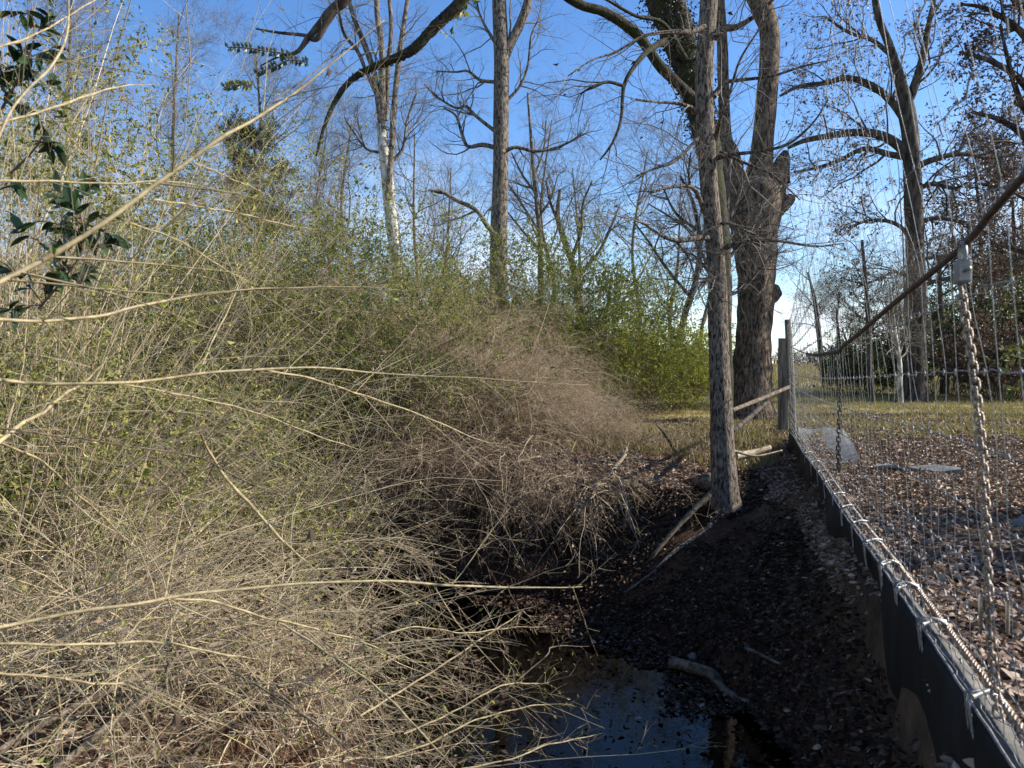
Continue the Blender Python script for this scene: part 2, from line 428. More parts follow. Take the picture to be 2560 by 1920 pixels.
def shrub(name, label, c, rx, ry, h, canes, twigs, leafm, nl, LW, stem_m, seed, arch=.0, levels=None, group=None, cat='shrub', lean=(0, 0), spread=.5, cr=.006, jit=0.0, droop=0.0, K=8, top=.75, wander=.10):
    rng = np.random.default_rng(seed)
    a = rng.uniform(0, 6.283, canes); q = np.sqrt(rng.random(canes))
    x = c[0] + rx * .75 * q * np.cos(a); y = c[1] + ry * .75 * q * np.sin(a)
    z = ground(x, y) - .03
    root = thing(name, label, cat, (c[0], c[1], float(ground(np.array([c[0]]), np.array([c[1]]))[0])), group)
    d = np.stack([np.cos(a) * q * spread + lean[0] + rng.normal(size=canes) * .18, np.sin(a) * q * spread + lean[1] + rng.normal(size=canes) * .18, np.ones(canes)], 1)
    L = h * rng.uniform(top, 1.15, canes) * (1.1 - .3 * q)
    p = grow(np.stack([x, y, z], 1), d, L, K, wander, -arch, rng)
    r = taper(cr * rng.uniform(.6, 1.3, canes), K, .25)
    b = MB(); b.tubes(p, r, 4)
    levels = levels or [dict(n=twigs[0], lo=.2, hi=1, ang=(.4, 1.2), len=(.25 * h, .5 * h), K=5, w=.16, trop=-arch * .6, rl=.008),
                        dict(n=twigs[1], lo=.15, hi=1, ang=(.4, 1.2), len=(.10 * h, .22 * h), K=4, w=.2, trop=.0, rl=.008)]
    pts, rad = crown(b, p, r, levels, rng, .0011)
    b.build('branches', stem_m, root)
    if nl:
        f = MB()
        m = pts.mean(1); q = 2.3 / max(.5, h / 3.2)
        w = np.sin(m[:, 0] * q * 1.9 + seed) * np.sin(m[:, 1] * q * 1.7 + 2 * seed) + np.sin(m[:, 2] * q * 2.3 + m[:, 0] * q) * .7 + rng.normal(size=len(m)) * .45
        leafset(f, pts[w > -.25], int(nl * 1.5) if nl > 2 else nl, LW[0], LW[1], rng, .8, droop, .1, jit)
        f.build('foliage', leafm, root, False)
    return root

# ------------------------------------------------------------------ fence across the creek
def lean(t, z):
    z = np.asarray(z, float)
    a = np.where(z < .31, (z + .87) / 1.18 * .11, .11 + (z - .31) * .2)
    return a * np.clip(1 - np.asarray(t, float) / 12, .15, 1.2)
def fp(t, z, off=0.0):
    t = np.asarray(t, float); z = np.broadcast_to(np.asarray(z, float), t.shape) if t.shape else np.asarray(z, float)
    k = lean(t, z) + off
    return np.stack([FA[0] + FB[0] * t + NL[0] * k, FA[1] + FB[1] * t + NL[1] * k, CZ + z], -1)
def project(p):
    v = np.asarray(p, float) - [0, 0, CZ]
    c, s_ = math.cos(PITCH), math.sin(PITCH)
    f = v[..., 1] * c - v[..., 2] * s_; u = v[..., 1] * s_ + v[..., 2] * c
    return np.stack([1280 + F * v[..., 0] / f, 960 - F * u / f], -1)
def on_fence(x, y, off=0.0, guess=(1., 0.)):
    """where the sight line through a photo pixel meets the fence sheet: (t along, z)"""
    q = np.array(guess, float)
    for _ in range(40):
        e = project(fp(q[0], q[1], off)) - [x, y]; h = 1e-4
        J = np.stack([(project(fp(q[0] + h, q[1], off)) - [x, y] - e) / h, (project(fp(q[0], q[1] + h, off)) - [x, y] - e) / h], 1)
        st = np.linalg.solve(J, e); q = q - np.clip(st, -.5, .5)
    return q
_c = [on_fence(x, y, 0, g) for x, y, g in ((2680, 300, (-.6, .5)), (2560, 440, (-.3, .4)), (2480, 530, (-.1, .35)), (2400, 622, (.2, .3)), (2245, 750, (1.2, .25)), (2150, 832, (2.2, .2)), (2108, 866, (3., .16)), (2090, 879, (3.3, .15)), (2025, 886, (5.5, .16)), (1978, 868, (9., .3)))]
_c = [2 * _c[0] - _c[1]] + _c
CAB = np.array(_c)
def cable_z(t): return np.interp(t, CAB[:, 0], CAB[:, 1])

def fence():
    root = thing('wire_fence', 'sagging woven wire fence hung from a thick cable across the creek', 'fence', fp(0., -1.1))
    ts = np.arange(-1.3, 9.3, .118) + RNG.normal(size=90) * .006
    rows = np.array([-.845, -.79, -.71, -.61, -.48, -.33, -.17, .0, .17, .34, .55, .80, 1.08, 1.38])
    def zrow(z, t):
        top = np.interp(t, [-1.5, 9.4], [1.45, .60])
        sag = -.05 * np.sin(np.clip(t, 0, 9.3) / 9.3 * np.pi)
        lowx = np.interp(t, [7.5, 9.4], [0, .06])
        return np.where(z > .17, .17 + (z - .17) * (top - .17) / 1.21, z) + np.where(z > -.5, sag, sag * .3) + lowx
    b = MB()
    for t in ts:
        zz = zrow(rows, t); n = len(rows)
        q = fp(np.full(n, t) + RNG.normal(size=n) * .007, zz, RNG.normal(size=n) * .006)
        b.tubes(smooth(q, 40), .0010 + .00008 * max(0, t - 3), 4)
    for z in rows:
        tt = np.linspace(-1.3, 9.38, 200)
        wob = .006 * np.sin(tt * 26 + z * 9) + .004 * np.sin(tt * 53 + z)
        q = fp(tt, zrow(np.full(200, z), tt) + wob * .6, wob)
        b.tubes(q, 0.0018 + .00008 * np.maximum(0, tt - 3)[None], 4)
    b.build('wire_mesh', M['wire'], root)
    b = MB(); kk = []
    for t in ts:
        for z in rows[1:]:
            p = fp(t, zrow(np.array(z), t))
            a = p + np.array([-FB[0], -FB[1], -.25]) * .011; c = p + np.array([FB[0], FB[1], .25]) * .011
            kk.append([a, p + np.array([0, 0, .004]), c])
            kk.append([p + [0, 0, -.009], p, p + [0, 0, .009]])
    kk = np.array(kk); b.tubes(kk, np.broadcast_to([[.0010, .0026, .0010]], (len(kk), 3)), 4)
    b.build('wire_knots', M['wire'], root)
    # rubber strip along the foot of the mesh
    n = 150; tt = np.linspace(-1.6, 9.25, n)
    und = .02 * np.sin(tt * 2.3) + .012 * np.sin(tt * 5.9 + 1)
    prof = [(-.872, 0, 0), (-.90, .012, .3), (-.98, .02, .8), (-1.06, .016, 1.2), (-1.15, .004, 1.6), (-1.152, -.008, 1.6), (-1.06, .002, 1.2), (-.98, .006, .8), (-.90, -.002, .3), (-.880, -.014, 0)]
    narrow = np.interp(tt, [-1.6, 6, 9.3], [1.55, 1.2, .7])
    v = np.stack([np.stack([*np.moveaxis(fp(tt, -.872 + (z + .872) * narrow + .012 * np.sin(tt * 1.7), o + und * w * 1.4), -1, 0)], -1) for z, o, w in prof], 1)
    idx = np.arange(n * 10).reshape(n, 10)
    r = np.roll(idx, -1, 1)
    b = MB(); b.add(v, np.stack([idx[:-1], r[:-1], r[1:], idx[1:]], -1).reshape(-1, 4))
    o = b.build('rubber_strip', M['rubber'], root); o['label'] = 'black rubber belt hanging along the fence foot'
    w = np.interp(tt, [-1.6, 2, 9.3], [.078, .05, .018]) + .008 * np.sin(tt * 4.3)
    prof = [(0, 0), (.5, -.012), (1, -.03), (1, -.036), (.5, -.018), (0, -.007)]
    v = np.stack([fp(tt, -.868 + dz + .012 * np.sin(tt * 1.7), -k * w - .004) for k, dz in prof], 1)
    idx = np.arange(n * 6).reshape(n, 6); r = np.roll(idx, -1, 1)
    b = MB(); b.add(v, np.stack([idx[:-1], idx[1:], r[1:], r[:-1]], -1).reshape(-1, 4))
    b.build('folded_lip', M['lip'], root)
    # bright top edge wire and twisted bottom rope
    b = MB(); b.tubes(fp(tt, -.862 + .012 * np.sin(tt * 1.7) + .003 * np.sin(tt * 31), .006), .0045, 6); b.build('edge_wire', M['wire'], root)
    m = 1500; t2 = np.linspace(-1.6, 9.2, m)
    b = MB()
    for ph in (0, 2.09, 4.19):
        b.tubes(fp(t2, -.845 + .01 * np.sin(t2 * 1.7) + .006 * np.sin(t2 * 95 + ph), -.062 + .006 * np.cos(t2 * 95 + ph)), .0052, 4)
    b.build('bottom_rope', M['rust'], root)
    # U-shaped wire clips
    def clip_mb(t, sc=1.0):
        rg = np.random.default_rng(int(t * 100) + 500); c = MB()
        for k in range(5):
            dt = rg.normal() * .018
            z0 = -.868 + .012 * math.sin(t * 1.7)
            q = [fp(t + dt, z0 - .055 - .05 * rg.random(), .016), fp(t + dt, z0 - .01, .018), fp(t + dt * .6, z0 + .035 + .008 * rg.random(), .008 + .01 * rg.random()),
                 fp(t - dt * .5, z0 + .04, -.04), fp(t - dt, z0 + .008, -.078), fp(t - dt, z0 - .045 - .04 * rg.random(), -.07)]
            c.tubes(smooth(np.array(q), 22), .0032, 5)
        q = np.array([fp(t - .03, -.83, .012), fp(t, -.822, -.03), fp(t + .03, -.83, -.07)])
        c.tubes(smooth(q, 10), .0065, 6)
        return c
    for t in (-1.0, -.5, .0, .57, 1.0, 1.36, 1.82, 2.3, 2.8, 3.3, 3.9, 4.5, 5.2, 6.0):
        clip_mb(t).build('wire_clip', M['wire'], root)

    # cable
    tt = np.linspace(-1.6, 9.35, 140); zz = smooth(CAB, 140)
    pc = fp(zz[:, 0], zz[:, 1])
    rt = thing('steel_cable', 'thick brown steel cable sloping up from the post above the fence', 'cable', pc[-1])
    b = MB(); b.tubes(pc, np.interp(zz[:, 0], [-1, .5, 3.3, 5.2, 5.5, 9.3], [.0072, .009, .0125, .0125, .005, .005])[None], 10); b.build('strand', M['rope'], rt)
    b = MB()
    e = int(np.argmin(abs(zz[:, 0] - _c[-2][0])))
    b.tubes(np.array([pc[e] + [0, 0, .01], pc[e], pc[e] + [0, 0, -.07]]), [[.01, .024, .01]], 7); b.build('end_clamp', M['lock'], rt)
    return pc, zz

def link_mb(wire=.0034, L=.034, Wd=.021):
    a = np.linspace(0, 2 * np.pi, 19)
    x = Wd / 2 * .78 * np.cos(a); z = (L / 2 - Wd / 2 * .78) * np.tanh(3 * np.sin(a)) + Wd / 2 * .78 * np.sin(a) * .9
    b = MB(); b.tubes(np.stack([x, 0 * x, z], -1), wire, 7); return b
def chain(label, tops, bots, n, scale, mat, name='chain'):
    root = thing(name, label, 'chain', tops)
    o0 = link_mb(.0036 * scale, .0345 * scale, .023 * scale).build('link', mat)
    axis = np.array(bots) - np.array(tops)
    from mathutils import Vector, Matrix
    rot = Vector(axis).to_track_quat('-Z', 'Y')
    rg = np.random.default_rng(n)
    for k in range(n):
        o = o0 if k == 0 else o0.copy()
        if k: COL.objects.link(o)
        o.parent = root
        s = (k + .5) / n
        p = np.array(tops) + axis * s + np.array([.012 * math.sin(s * 5), 0, 0]) - np.array(world_loc(root))
        o.location = [float(c) for c in p]
        q = rot @ Matrix.Rotation(.35 + (math.pi / 2 if k % 2 else 0) + rg.normal() * .12, 4, 'Z').to_quaternion()
        o.rotation_mode = 'QUATERNION'; o.rotation_quaternion = q
    return root

def fence_hardware(pc, zz):
    ta = on_fence(2402, 640, .015, (.2, .3)); tb = on_fence(2508, 1790, .03, (-.2, -.86)); top = fp(*ta, .015); bot = fp(*tb, .03)
    chain('rusty steel chain hanging from the padlock down to the rubber belt', top - [0, 0, .07], bot, 50, .84, M['rust'])
    ta = on_fence(2090, 890, 0, (3.3, .15)); tb = on_fence(2102, 1180, 0, (3.3, -.7)); tf = fp(*ta); bf = fp(*tb)
    chain('thin dark chain hanging from the bend of the cable midway to the post', tf, bf, 26, 1.2, M['t_dark'])
    # padlock
    root = thing('padlock', 'dull grey padlock clamped on the cable at the top of the chain', 'padlock', top)
    tx = np.array([FB[0], FB[1], 0]); nx = np.array([NL[0], NL[1], 0]); up = np.array([0, 0, 1.])
    R = np.stack([tx, nx, up], 1)
    c0 = top + [0.004, 0, -.035]
    b = MB(); b.box(c0, (.027, .013, .026), R); b.build('lock_body', M['lock'], root, False, .006)
    b = MB(); a = np.linspace(0, np.pi, 14)
    q = c0 + np.outer(np.cos(a) * .021, tx) + np.outer(np.sin(a) * .035 + .028, up)
    b.tubes(np.vstack([q[:1] - up * .012, q, q[-1:] - up * .012]), .0055, 8); b.build('shackle', M['wire'], root)
    b = MB(); b.tubes(np.array([c0 - tx * .030 + nx * .004, c0 - tx * .055 + nx * .004, c0 - tx * .062]), .0045, 7); b.build('pin', M['wire'], root)
    # two plates low on the chain
    q = top + (bot - top) * .78
    root = thing('chain_shackle', 'flat rusty shackle plates low on the hanging chain', 'shackle', q)
    for dx in (-.028, .03):
        b = MB(); a = np.linspace(0, 2 * np.pi, 15)[:-1]
        ring = np.stack([np.cos(a) * .012, np.sin(a) * .045], -1)
        v = np.concatenate([[q + np.array([x * .6 + dx + s * .004, x * .8, z]) for x, z in ring] for s in (-1, 1)])
        n = 14; i = np.arange(n); j = (i + 1) % n
        b.add(v, np.stack([i, j, j + n, i + n], -1)); 
        b.f3.append(np.stack([np.zeros(12, int), i[1:-1], i[2:]], -1)); b.f3.append(np.stack([np.zeros(12, int) + n, i[2:] + n, i[1:-1] + n], -1))
        b.build('plate', M['rust'], root)

def wooden(name, label, cat, path, r, mat, sides=9, ridge=.05, parts=()):
    p = smooth(np.array(path), 26); root = thing(name, label, cat, p[0])
    b = MB(); b.tubes(p, np.interp(np.linspace(0, 1, 26), np.linspace(0, 1, len(r)), r)[None], sides, ridge, 2)
    b.build('shaft', mat, root); return root

def posts():
    pb, pt = P(1985, 1092, 11), P(1969, 799, 11)
    pb[2] -= .3
    root = thing('fence_post', 'slim weathered wooden post that anchors the far end of the fence', 'post', pb)
    b = MB(); b.tubes(smooth(np.array([pb, (pb + pt) / 2 + [.01, 0, 0], pt]), 20), np.linspace(.055, .046, 20)[None], 9, .06, 3); b.build('shaft', M['wood'], root)
    b = MB()
    for k, z in enumerate((.25, .9, 1.45)):
        a = np.linspace(0, 4 * np.pi, 30); c = pb + (pt - pb) * z / 1.9 + [0, 0, .25]
        b.tubes(c + np.stack([np.cos(a) * .056, np.sin(a) * .056, a * .002], -1), .004, 4)
    b.build('wire_wrap', M['wire'], root)
    c = P(1958, 960, 11.3); h = (P(1958, 846, 11.3)[2] - P(1958, 1075, 11.3)[2]) / 2
    root = thing('fence_board', 'wide grey board standing upright behind the slim wooden post', 'board', c - [0, 0, h])
    b = MB(); b.box(c, (.075, .022, h)); b.build('plank', M['wood'], root, False, .006)
    wooden('brace_rail', 'upper pole running from the slim post to the bark of the near tree', 'rail', [P(1830, 1026, 7.6), P(1900, 998, 9.2), P(1972, 968, 10.9)], [.022, .026, .028], M['log'])
    wooden('brace_pole', 'short dark pole slanting up below the upper rail', 'rail', [P(1832, 1078, 8.0), P(1870, 1047, 8.8), P(1914, 1008, 9.8)], [.028, .03, .026], M['dark'])

def sheets():
    def patch(name, label, cat, quad, D, th, mat, lift=.02):
        q = [np.array([*xy, 0.]) for xy in quad]
        for p in q: p[2] = float(ground(np.array([p[0]]), np.array([p[1]]))[0]) + lift
        n = 12; u = np.linspace(0, 1, n)
        g = np.array([[(q[0] * (1 - a) + q[1] * a) * (1 - c) + (q[3] * (1 - a) + q[2] * a) * c + [0, 0, .02 * math.sin(a * 7 + c * 3)] for a in u] for c in u])
        v = np.concatenate([g.reshape(-1, 3), g.reshape(-1, 3) - [0, 0, th]]); idx = np.arange(n * n).reshape(n, n); m = n * n
        f = np.stack([idx[:-1, :-1], idx[:-1, 1:], idx[1:, 1:], idx[1:, :-1]], -1).reshape(-1, 4)
        e = np.concatenate([idx[0, :], idx[1:, -1], idx[-1, -2::-1], idx[-2:0:-1, 0]]); e2 = np.roll(e, -1)
        b = MB(); b.add(v, np.concatenate([f, f[:, ::-1] + m, np.stack([e2, e, e + m, e2 + m], -1)]))
        return tag(b.build(name, mat, None, False), label, cat)
    g = lambda x, y, D: (P(x, y, D)[0], D)
    patch('rubber_sheet', 'pale grey flat sheet lying on the leaves just behind the fence', 'sheet', [g(2000, 1160, 8.0), g(2150, 1160, 8.1), g(2110, 1075, 12.4), g(1996, 1066, 12.8)], 0, .02, M['board'], .05)
    patch('plank', 'long narrow grey plank lying on the leaves behind the fence', 'plank', [g(2190, 1183, 7.4), g(2402, 1184, 7.3), g(2402, 1174, 7.6), g(2190, 1176, 7.65)], 0, .03, M['board'], .05)

# ------------------------------------------------------------------ trees
def sc(path, k=1.157):            # paths noted on a 2212-pixel-wide copy of the photo
    return [(x * k, y * k, w * k) for x, y, w in path]
LV3 = lambda a=1.0: [dict(n=12, lo=.12, ang=(.5, 1.2), len=(.7 * a, 2.2 * a), K=7, w=.24, trop=.03, s=4),
                     dict(n=7, lo=.15, ang=(.4, 1.1), len=(.35 * a, 1.0 * a), K=5, w=.22, trop=.03, rl=.010),
                     dict(n=6, lo=.15, ang=(.4, 1.1), len=(.15 * a, .5 * a), K=5, w=.25, trop=.02, rl=.009)]

def trees():
    # slim trunk beside the fence
    D = 7.2
    tree('tree', 'slim grey ridged trunk standing alone in front of the fence and the broken tree',
         [(1822, 1320, 120), (1819, 1285, 88), (1816, 1262, 74), (1812, 1225, 66), (1808, 1157, 61), (1803, 1040, 56), (1799, 926, 51), (1795, 800, 48), (1793, 694, 45), (1782, 560, 44), (1773, 463, 43), (1765, 350, 44), (1760, 231, 44), (1764, 110, 43), (1772, 0, 42), (1778, -160, 40), (1786, -400, 34)],
         [([(1745, 285, 16), (1725, 268, 11), (1690, 258, 8), (1640, 255, 6), (1590, 248, 4)], [7.2, 7.1, 7.0, 6.9, 6.7]),
          ([(1790, 603, 16), (1760, 594, 14), (1700, 601, 12), (1660, 592, 9), (1610, 560, 5), (1590, 545, 3)], [7.2, 7.1, 6.9, 6.8, 6.7, 6.6]),
          ([(1690, 603, 8), (1720, 640, 6), (1738, 690, 4)], [6.9, 6.9, 6.8]),
          ([(1760, 530, 13), (1748, 495, 11), (1725, 466, 9), (1665, 470, 7), (1626, 482, 4)], [7.2, 7.1, 7, 6.8, 6.7]),
          ([(1725, 466, 7), (1722, 430, 5), (1728, 380, 4)], [7, 6.9, 6.8]),
          ([(1815, 618, 16), (1838, 610, 11), (1880, 600, 8), (1950, 603, 7), (2040, 616, 5), (2110, 608, 3)], [7.2, 7.1, 7, 6.9, 6.8, 6.7]),
          ([(1790, 395, 15), (1830, 386, 10), (1900, 378, 8), (1970, 360, 7), (2030, 310, 5), (2070, 250, 3)], [7.2, 7.0, 6.8, 6.6, 6.4, 6.2]),
          ([(1785, 240, 16), (1810, 208, 11), (1850, 200, 9), (1930, 190, 7), (2010, 165, 5), (2080, 150, 3)], [7.2, 7.2, 7.1, 7.0, 6.9, 6.8]),
          ([(1790, 350, 14), (1800, 300, 9), (1822, 240, 7), (1850, 150, 6), (1900, 70, 4), (1930, 20, 3)], [7.2, 7.0, 6.9, 6.8, 6.7, 6.6]),
          ([(1785, 95, 20), (1810, 72, 18), (1845, 66, 15), (1900, 30, 9), (1950, -20, 6)], [7.2, 7.1, 6.9, 6.8, 6.6]),
          ([(1775, 60, 14), (1730, 78, 12), (1675, 80, 10), (1610, 90, 8), (1540, 130, 6), (1480, 150, 4), (1420, 190, 3)], [7.2, 7.0, 6.8, 6.6, 6.5, 6.4, 6.3]),
          ([(1760, 330, 10), (1690, 400, 8), (1640, 420, 6), (1590, 440, 4)], [7.2, 6.9, 6.8, 6.7]),
          ([(1800, 690, 8), (1768, 700, 6), (1745, 720, 4)], [7.2, 7.0, 6.9]),
          ([(1800, 380, 9), (1880, 415, 6), (1935, 440, 5), (2000, 500, 3)], [7.2, 7.0, 6.9, 6.8]),
          ([(1790, 560, 8), (1830, 560, 6), (1880, 585, 4)], [7.2, 7.0, 6.9])],
         D, M['near'], M['t_grey'],
         [dict(n=13, lo=.15, ang=(.35, 1.0), len=(.35, 1.1), K=7, w=.24, trop=.04, fall=.3, s=4, rl=.007),
          dict(n=5, lo=.15, ang=(.35, 1.0), len=(.18, .5), K=5, w=.22, trop=.02, rl=.007),
          dict(n=2, lo=.2, ang=(.4, 1.0), len=(.08, .25), K=4, w=.2, rl=.008)],
         leaves=(M['russet'], 1, .055, .03, .025), sides=28, ridge=.035, seed=11)
    nr = bpy.data.objects['tree']
    for k, (path, D0) in enumerate([([(1808, 1282, 34), (1772, 1318, 17), (1690, 1370, 12), (1620, 1430, 8), (1560, 1450, 5)], [7.15, 7.0, 6.8, 6.6, 6.5])]):
        p, r = px_limb(path, D0, 24); p[:, 2] = np.minimum(p[:, 2], ground(p[:, 0], p[:, 1]) + r * .5) * .6 + .4 * p[:, 2]
        b = MB(); b.tubes(p, r, 9, .1, 3); b.build('root', M['near'], nr)
    # mossy ivy-wrapped trunk just behind it
    root = tree('ivy_tree', 'dark leaning trunk wrapped in ivy directly behind the slim grey trunk',
         [(1815, 1100, 40), (1805, 800, 46), (1795, 560, 50), (1775, 400, 56), (1748, 270, 62), (1722, 170, 72), (1692, 80, 78), (1660, -10, 84), (1620, -120, 80)],
         [([(1735, 250, 30), (1700, 215, 26), (1650, 165, 26), (1600, 95, 26), (1560, 60, 25), (1510, 30, 24), (1450, 12, 22), (1390, -25, 18)], [8.8, 8.7, 8.6, 8.5, 8.4, 8.3, 8.2, 8.1]),
          ([(1690, 90, 22), (1630, 120, 15), (1590, 160, 12), (1560, 215, 10), (1552, 300, 8), (1530, 360, 6), (1500, 400, 4)], [8.8, 8.4, 8.1, 8, 7.9, 7.8, 7.8]),
          ([(1560, 215, 9), (1520, 205, 8), (1485, 215, 6), (1450, 235, 4)], [8, 7.9, 7.8, 7.8]),
          ([(1715, 150, 16), (1660, 60, 10), (1590, 40, 8), (1500, -10, 6)], [8.8, 8.5, 8.3, 8.1])],
         9.0, M['moss'], M['t_dark'],
         [dict(n=8, lo=.25, ang=(.4, 1.1), len=(.4, 1.3), K=7, w=.24, trop=.0, fall=.3, s=4, rl=.009),
          dict(n=4, lo=.2, ang=(.35, 1.0), len=(.2, .6), K=5, w=.22, rl=.008), dict(n=2, lo=.2, ang=(.4, 1.0), len=(.08, .3), K=4, w=.2, rl=.008)],
         sides=16, ridge=.09, seed=12)
    tp, tr = px_limb([(1760, 330, 60), (1722, 170, 72), (1692, 80, 84), (1660, -10, 92), (1620, -120, 90)], 9.0, 40)
    rg = np.random.default_rng(3); n = 5200
    i = rg.integers(0, 40, n); q = norm(rg.normal(size=(n, 3)))
    b = MB(); b.leaves(tp[i] + q * tr[i][:, None] * rg.uniform(.7, 1.3, (n, 1)) + rg.normal(size=(n, 3)) * .05, q + rg.normal(size=(n, 3)) * .8 - [0, 0, .5], .035, .026, rng=rg)
    b.build('ivy', M['ivy'], root, False)

    # great broken tree
    D = 17.
    root = tree('broken_tree', 'massive old trunk with a snapped-off limb and a hollow stump, beside the fence post',
         [(1876, 1060, 130), (1876, 1020, 112), (1878, 970, 100), (1880, 930, 95), (1886, 810, 84), (1890, 694, 92), (1887, 610, 104), (1886, 540, 122), (1887, 500, 126), (1885, 468, 112), (1884, 446, 60)],
         [[(1893, 500, 70), (1903, 400, 56), (1909, 330, 52), (1915, 260, 53), (1922, 174, 48), (1925, 100, 47), (1915, 40, 48), (1897, -20, 48), (1880, -130, 44), (1850, -320, 36)],
          [(1858, 560, 64), (1838, 470, 60), (1826, 410, 56), (1817, 372, 50), (1812, 352, 30)],
          [(1830, 450, 40), (1816, 360, 32), (1811, 300, 29), (1808, 200, 27), (1806, 110, 26), (1800, 20, 25), (1792, -100, 22)],
          [(1912, 560, 70), (1934, 495, 56), (1947, 440, 46), (1958, 400, 36), (1964, 378, 14)],
          [(1905, 60, 24), (1880, 0, 24), (1850, -60, 22)],
          [(1915, 745, 50), (1930, 735, 44), (1944, 724, 34), (1948, 722, 14)],
          [(1930, 530, 50), (1955, 510, 42), (1972, 500, 30), (1980, 490, 20)]],
         D, M['old'], M['t_grey'],
         [dict(n=9, lo=.1, ang=(.6, 1.3), len=(.5, 1.8), K=7, w=.25, trop=.02, s=4, rl=.009),
          dict(n=5, lo=.2, ang=(.4, 1.0), len=(.3, .9), K=5, w=.22, rl=.008), dict(n=3, lo=.2, ang=(.4, 1.0), len=(.12, .4), K=4, w=.2, rl=.008)],
         sides=36, ridge=.06, seed=13, bare=(1, 3, 5, 6))
    # splintered wood on the broken stubs
    for (x, y, w, n) in ((1955, 420, 40, 24), (1816, 375, 44, 16)):
        b = MB(); rg = np.random.default_rng(x)
        for k in range(n):
            a = rg.uniform(0, 6.28); r = w / 2 / F * D * .85 * math.sqrt(rg.random())
            c = P(x, y, D) + [r * math.cos(a), r * math.sin(a), 0]; h = rg.uniform(.05, .32)
            b.tubes(np.array([c - [0, 0, .35], c + [0, 0, h * .4], c + [rg.normal() * .02, 0, h]]), [[.05, .032, .004]], 5)
        b.build('splintered_end', M['rot'], root)

    tree('tall_tree', 'tall straight grey trunk rising from the thicket under the middle of the sky',
         [(1245, 1010, 52), (1246, 690, 44), (1247, 579, 42), (1252, 405, 39), (1253, 231, 38), (1253, 130, 38), (1248, 0, 34), (1246, -200, 28)],
         [([(1258, 150, 26), (1275, 110, 24), (1300, 60, 23), (1318, 10, 22), (1335, -60, 18)], 20.),
          ([(1236, 368, 12), (1205, 362, 11), (1170, 366, 9), (1155, 335, 8), (1140, 290, 6), (1110, 270, 4)], 20.),
          ([(1236, 205, 9), (1200, 200, 8), (1170, 178, 6), (1140, 180, 5), (1090, 178, 3)], 20.),
          ([(1240, 330, 10), (1190, 290, 8), (1165, 265, 7), (1140, 270, 6), (1090, 240, 5), (1060, 210, 3)], 20.),
          ([(1258, 380, 12), (1290, 368, 9), (1340, 378, 8), (1400, 366, 6), (1470, 330, 4)], 19.),
          ([(1258, 260, 9), (1300, 215, 7), (1320, 160, 6), (1328, 90, 5), (1350, 40, 3)], 20.),
          ([(1240, 110, 9), (1210, 60, 7), (1195, 20, 5), (1190, -30, 3)], 20.),
          ([(1238, 590, 14), (1215, 560, 12), (1190, 525, 11), (1140, 500, 10), (1110, 482, 9), (1072, 476, 7)], 18.)],
         20., M['grey'], M['t_grey'], LV3(.9), seed=14, sides=16, ridge=.03)
    tree('twin_stem_tree', 'white barked tree with many upright stems left of the tall straight trunk',
         sc([(868, 700, 30), (862, 610, 27), (853, 530, 27), (842, 440, 27), (835, 370, 25), (828, 310, 23), (824, 270, 21)]),
         [(sc([(826, 290, 16), (818, 220, 15), (806, 150, 13), (785, 90, 12), (765, 40, 10), (745, -30, 8)]), 18.),
          (sc([(826, 300, 16), (826, 200, 14), (824, 100, 13), (815, 30, 12), (810, -60, 10)]), 18.),
          (sc([(838, 430, 14), (845, 340, 13), (850, 250, 13), (858, 160, 12), (868, 80, 11), (882, -10, 9)]), 17.8),
          (sc([(834, 260, 10), (838, 150, 10), (845, 60, 9), (838, -40, 8)]), 18.2),
          (sc([(812, 200, 10), (790, 150, 9), (772, 110, 8), (742, 70, 7), (730, 10, 5)]), 18.),
          (sc([(846, 350, 9), (870, 320, 6), (880, 260, 5), (900, 200, 4)]), 18.),
          (sc([(822, 330, 7), (790, 320, 5), (760, 280, 4), (745, 255, 3)]), 18.)],
         18., M['white'], M['t_grey'], LV3(.8), seed=15, sides=16, ridge=.03, limb_m=M['grey'])
    tree('slender_tree', 'thin pale tree between the white stems and the tall trunk',
         sc([(1166, 720, 14), (1168, 620, 12), (1167, 520, 11), (1160, 440, 10), (1152, 360, 8), (1146, 280, 6), (1140, 200, 4)]),
         [(sc([(1160, 420, 6), (1130, 380, 5), (1105, 330, 3)]), 24.), (sc([(1163, 470, 6), (1190, 430, 5), (1205, 380, 3)]), 24.), (sc([(1155, 380, 5), (1175, 320, 4), (1180, 260, 3)]), 24.),
          (sc([(1166, 540, 6), (1130, 500, 5), (1090, 450, 3)]), 24.), (sc([(1164, 500, 6), (1120, 430, 5), (1085, 380, 3)]), 24.)],
         24., M['grey'], M['t_grey'], LV3(.8), seed=16, sides=9)
    tree('thicket_tree', 'crooked grey tree on the green hedge left of the slim grey trunk',
         sc([(1562, 870, 18), (1567, 760, 18), (1574, 650, 17), (1572, 560, 15), (1570, 480, 12), (1574, 400, 9), (1580, 330, 6)]),
         [(sc([(1572, 600, 9), (1530, 570, 8), (1490, 500, 7), (1450, 470, 5), (1400, 440, 3)]), 15.), (sc([(1573, 560, 9), (1620, 500, 8), (1650, 440, 6), (1690, 400, 3)]), 15.),
          (sc([(1571, 520, 9), (1540, 440, 8), (1520, 370, 6), (1500, 320, 3)]), 15.), (sc([(1571, 490, 8), (1600, 410, 7), (1620, 350, 4)]), 15.),
          (sc([(1570, 640, 8), (1610, 620, 7), (1660, 560, 5), (1700, 540, 3)]), 15.), (sc([(1573, 620, 8), (1545, 610, 7), (1510, 560, 5), (1470, 540, 3)]), 15.)],
         15., M['grey'], M['t_dark'], LV3(.8), seed=17, sides=12, leaves=(M['russet'], 1, .06, .03, .02))
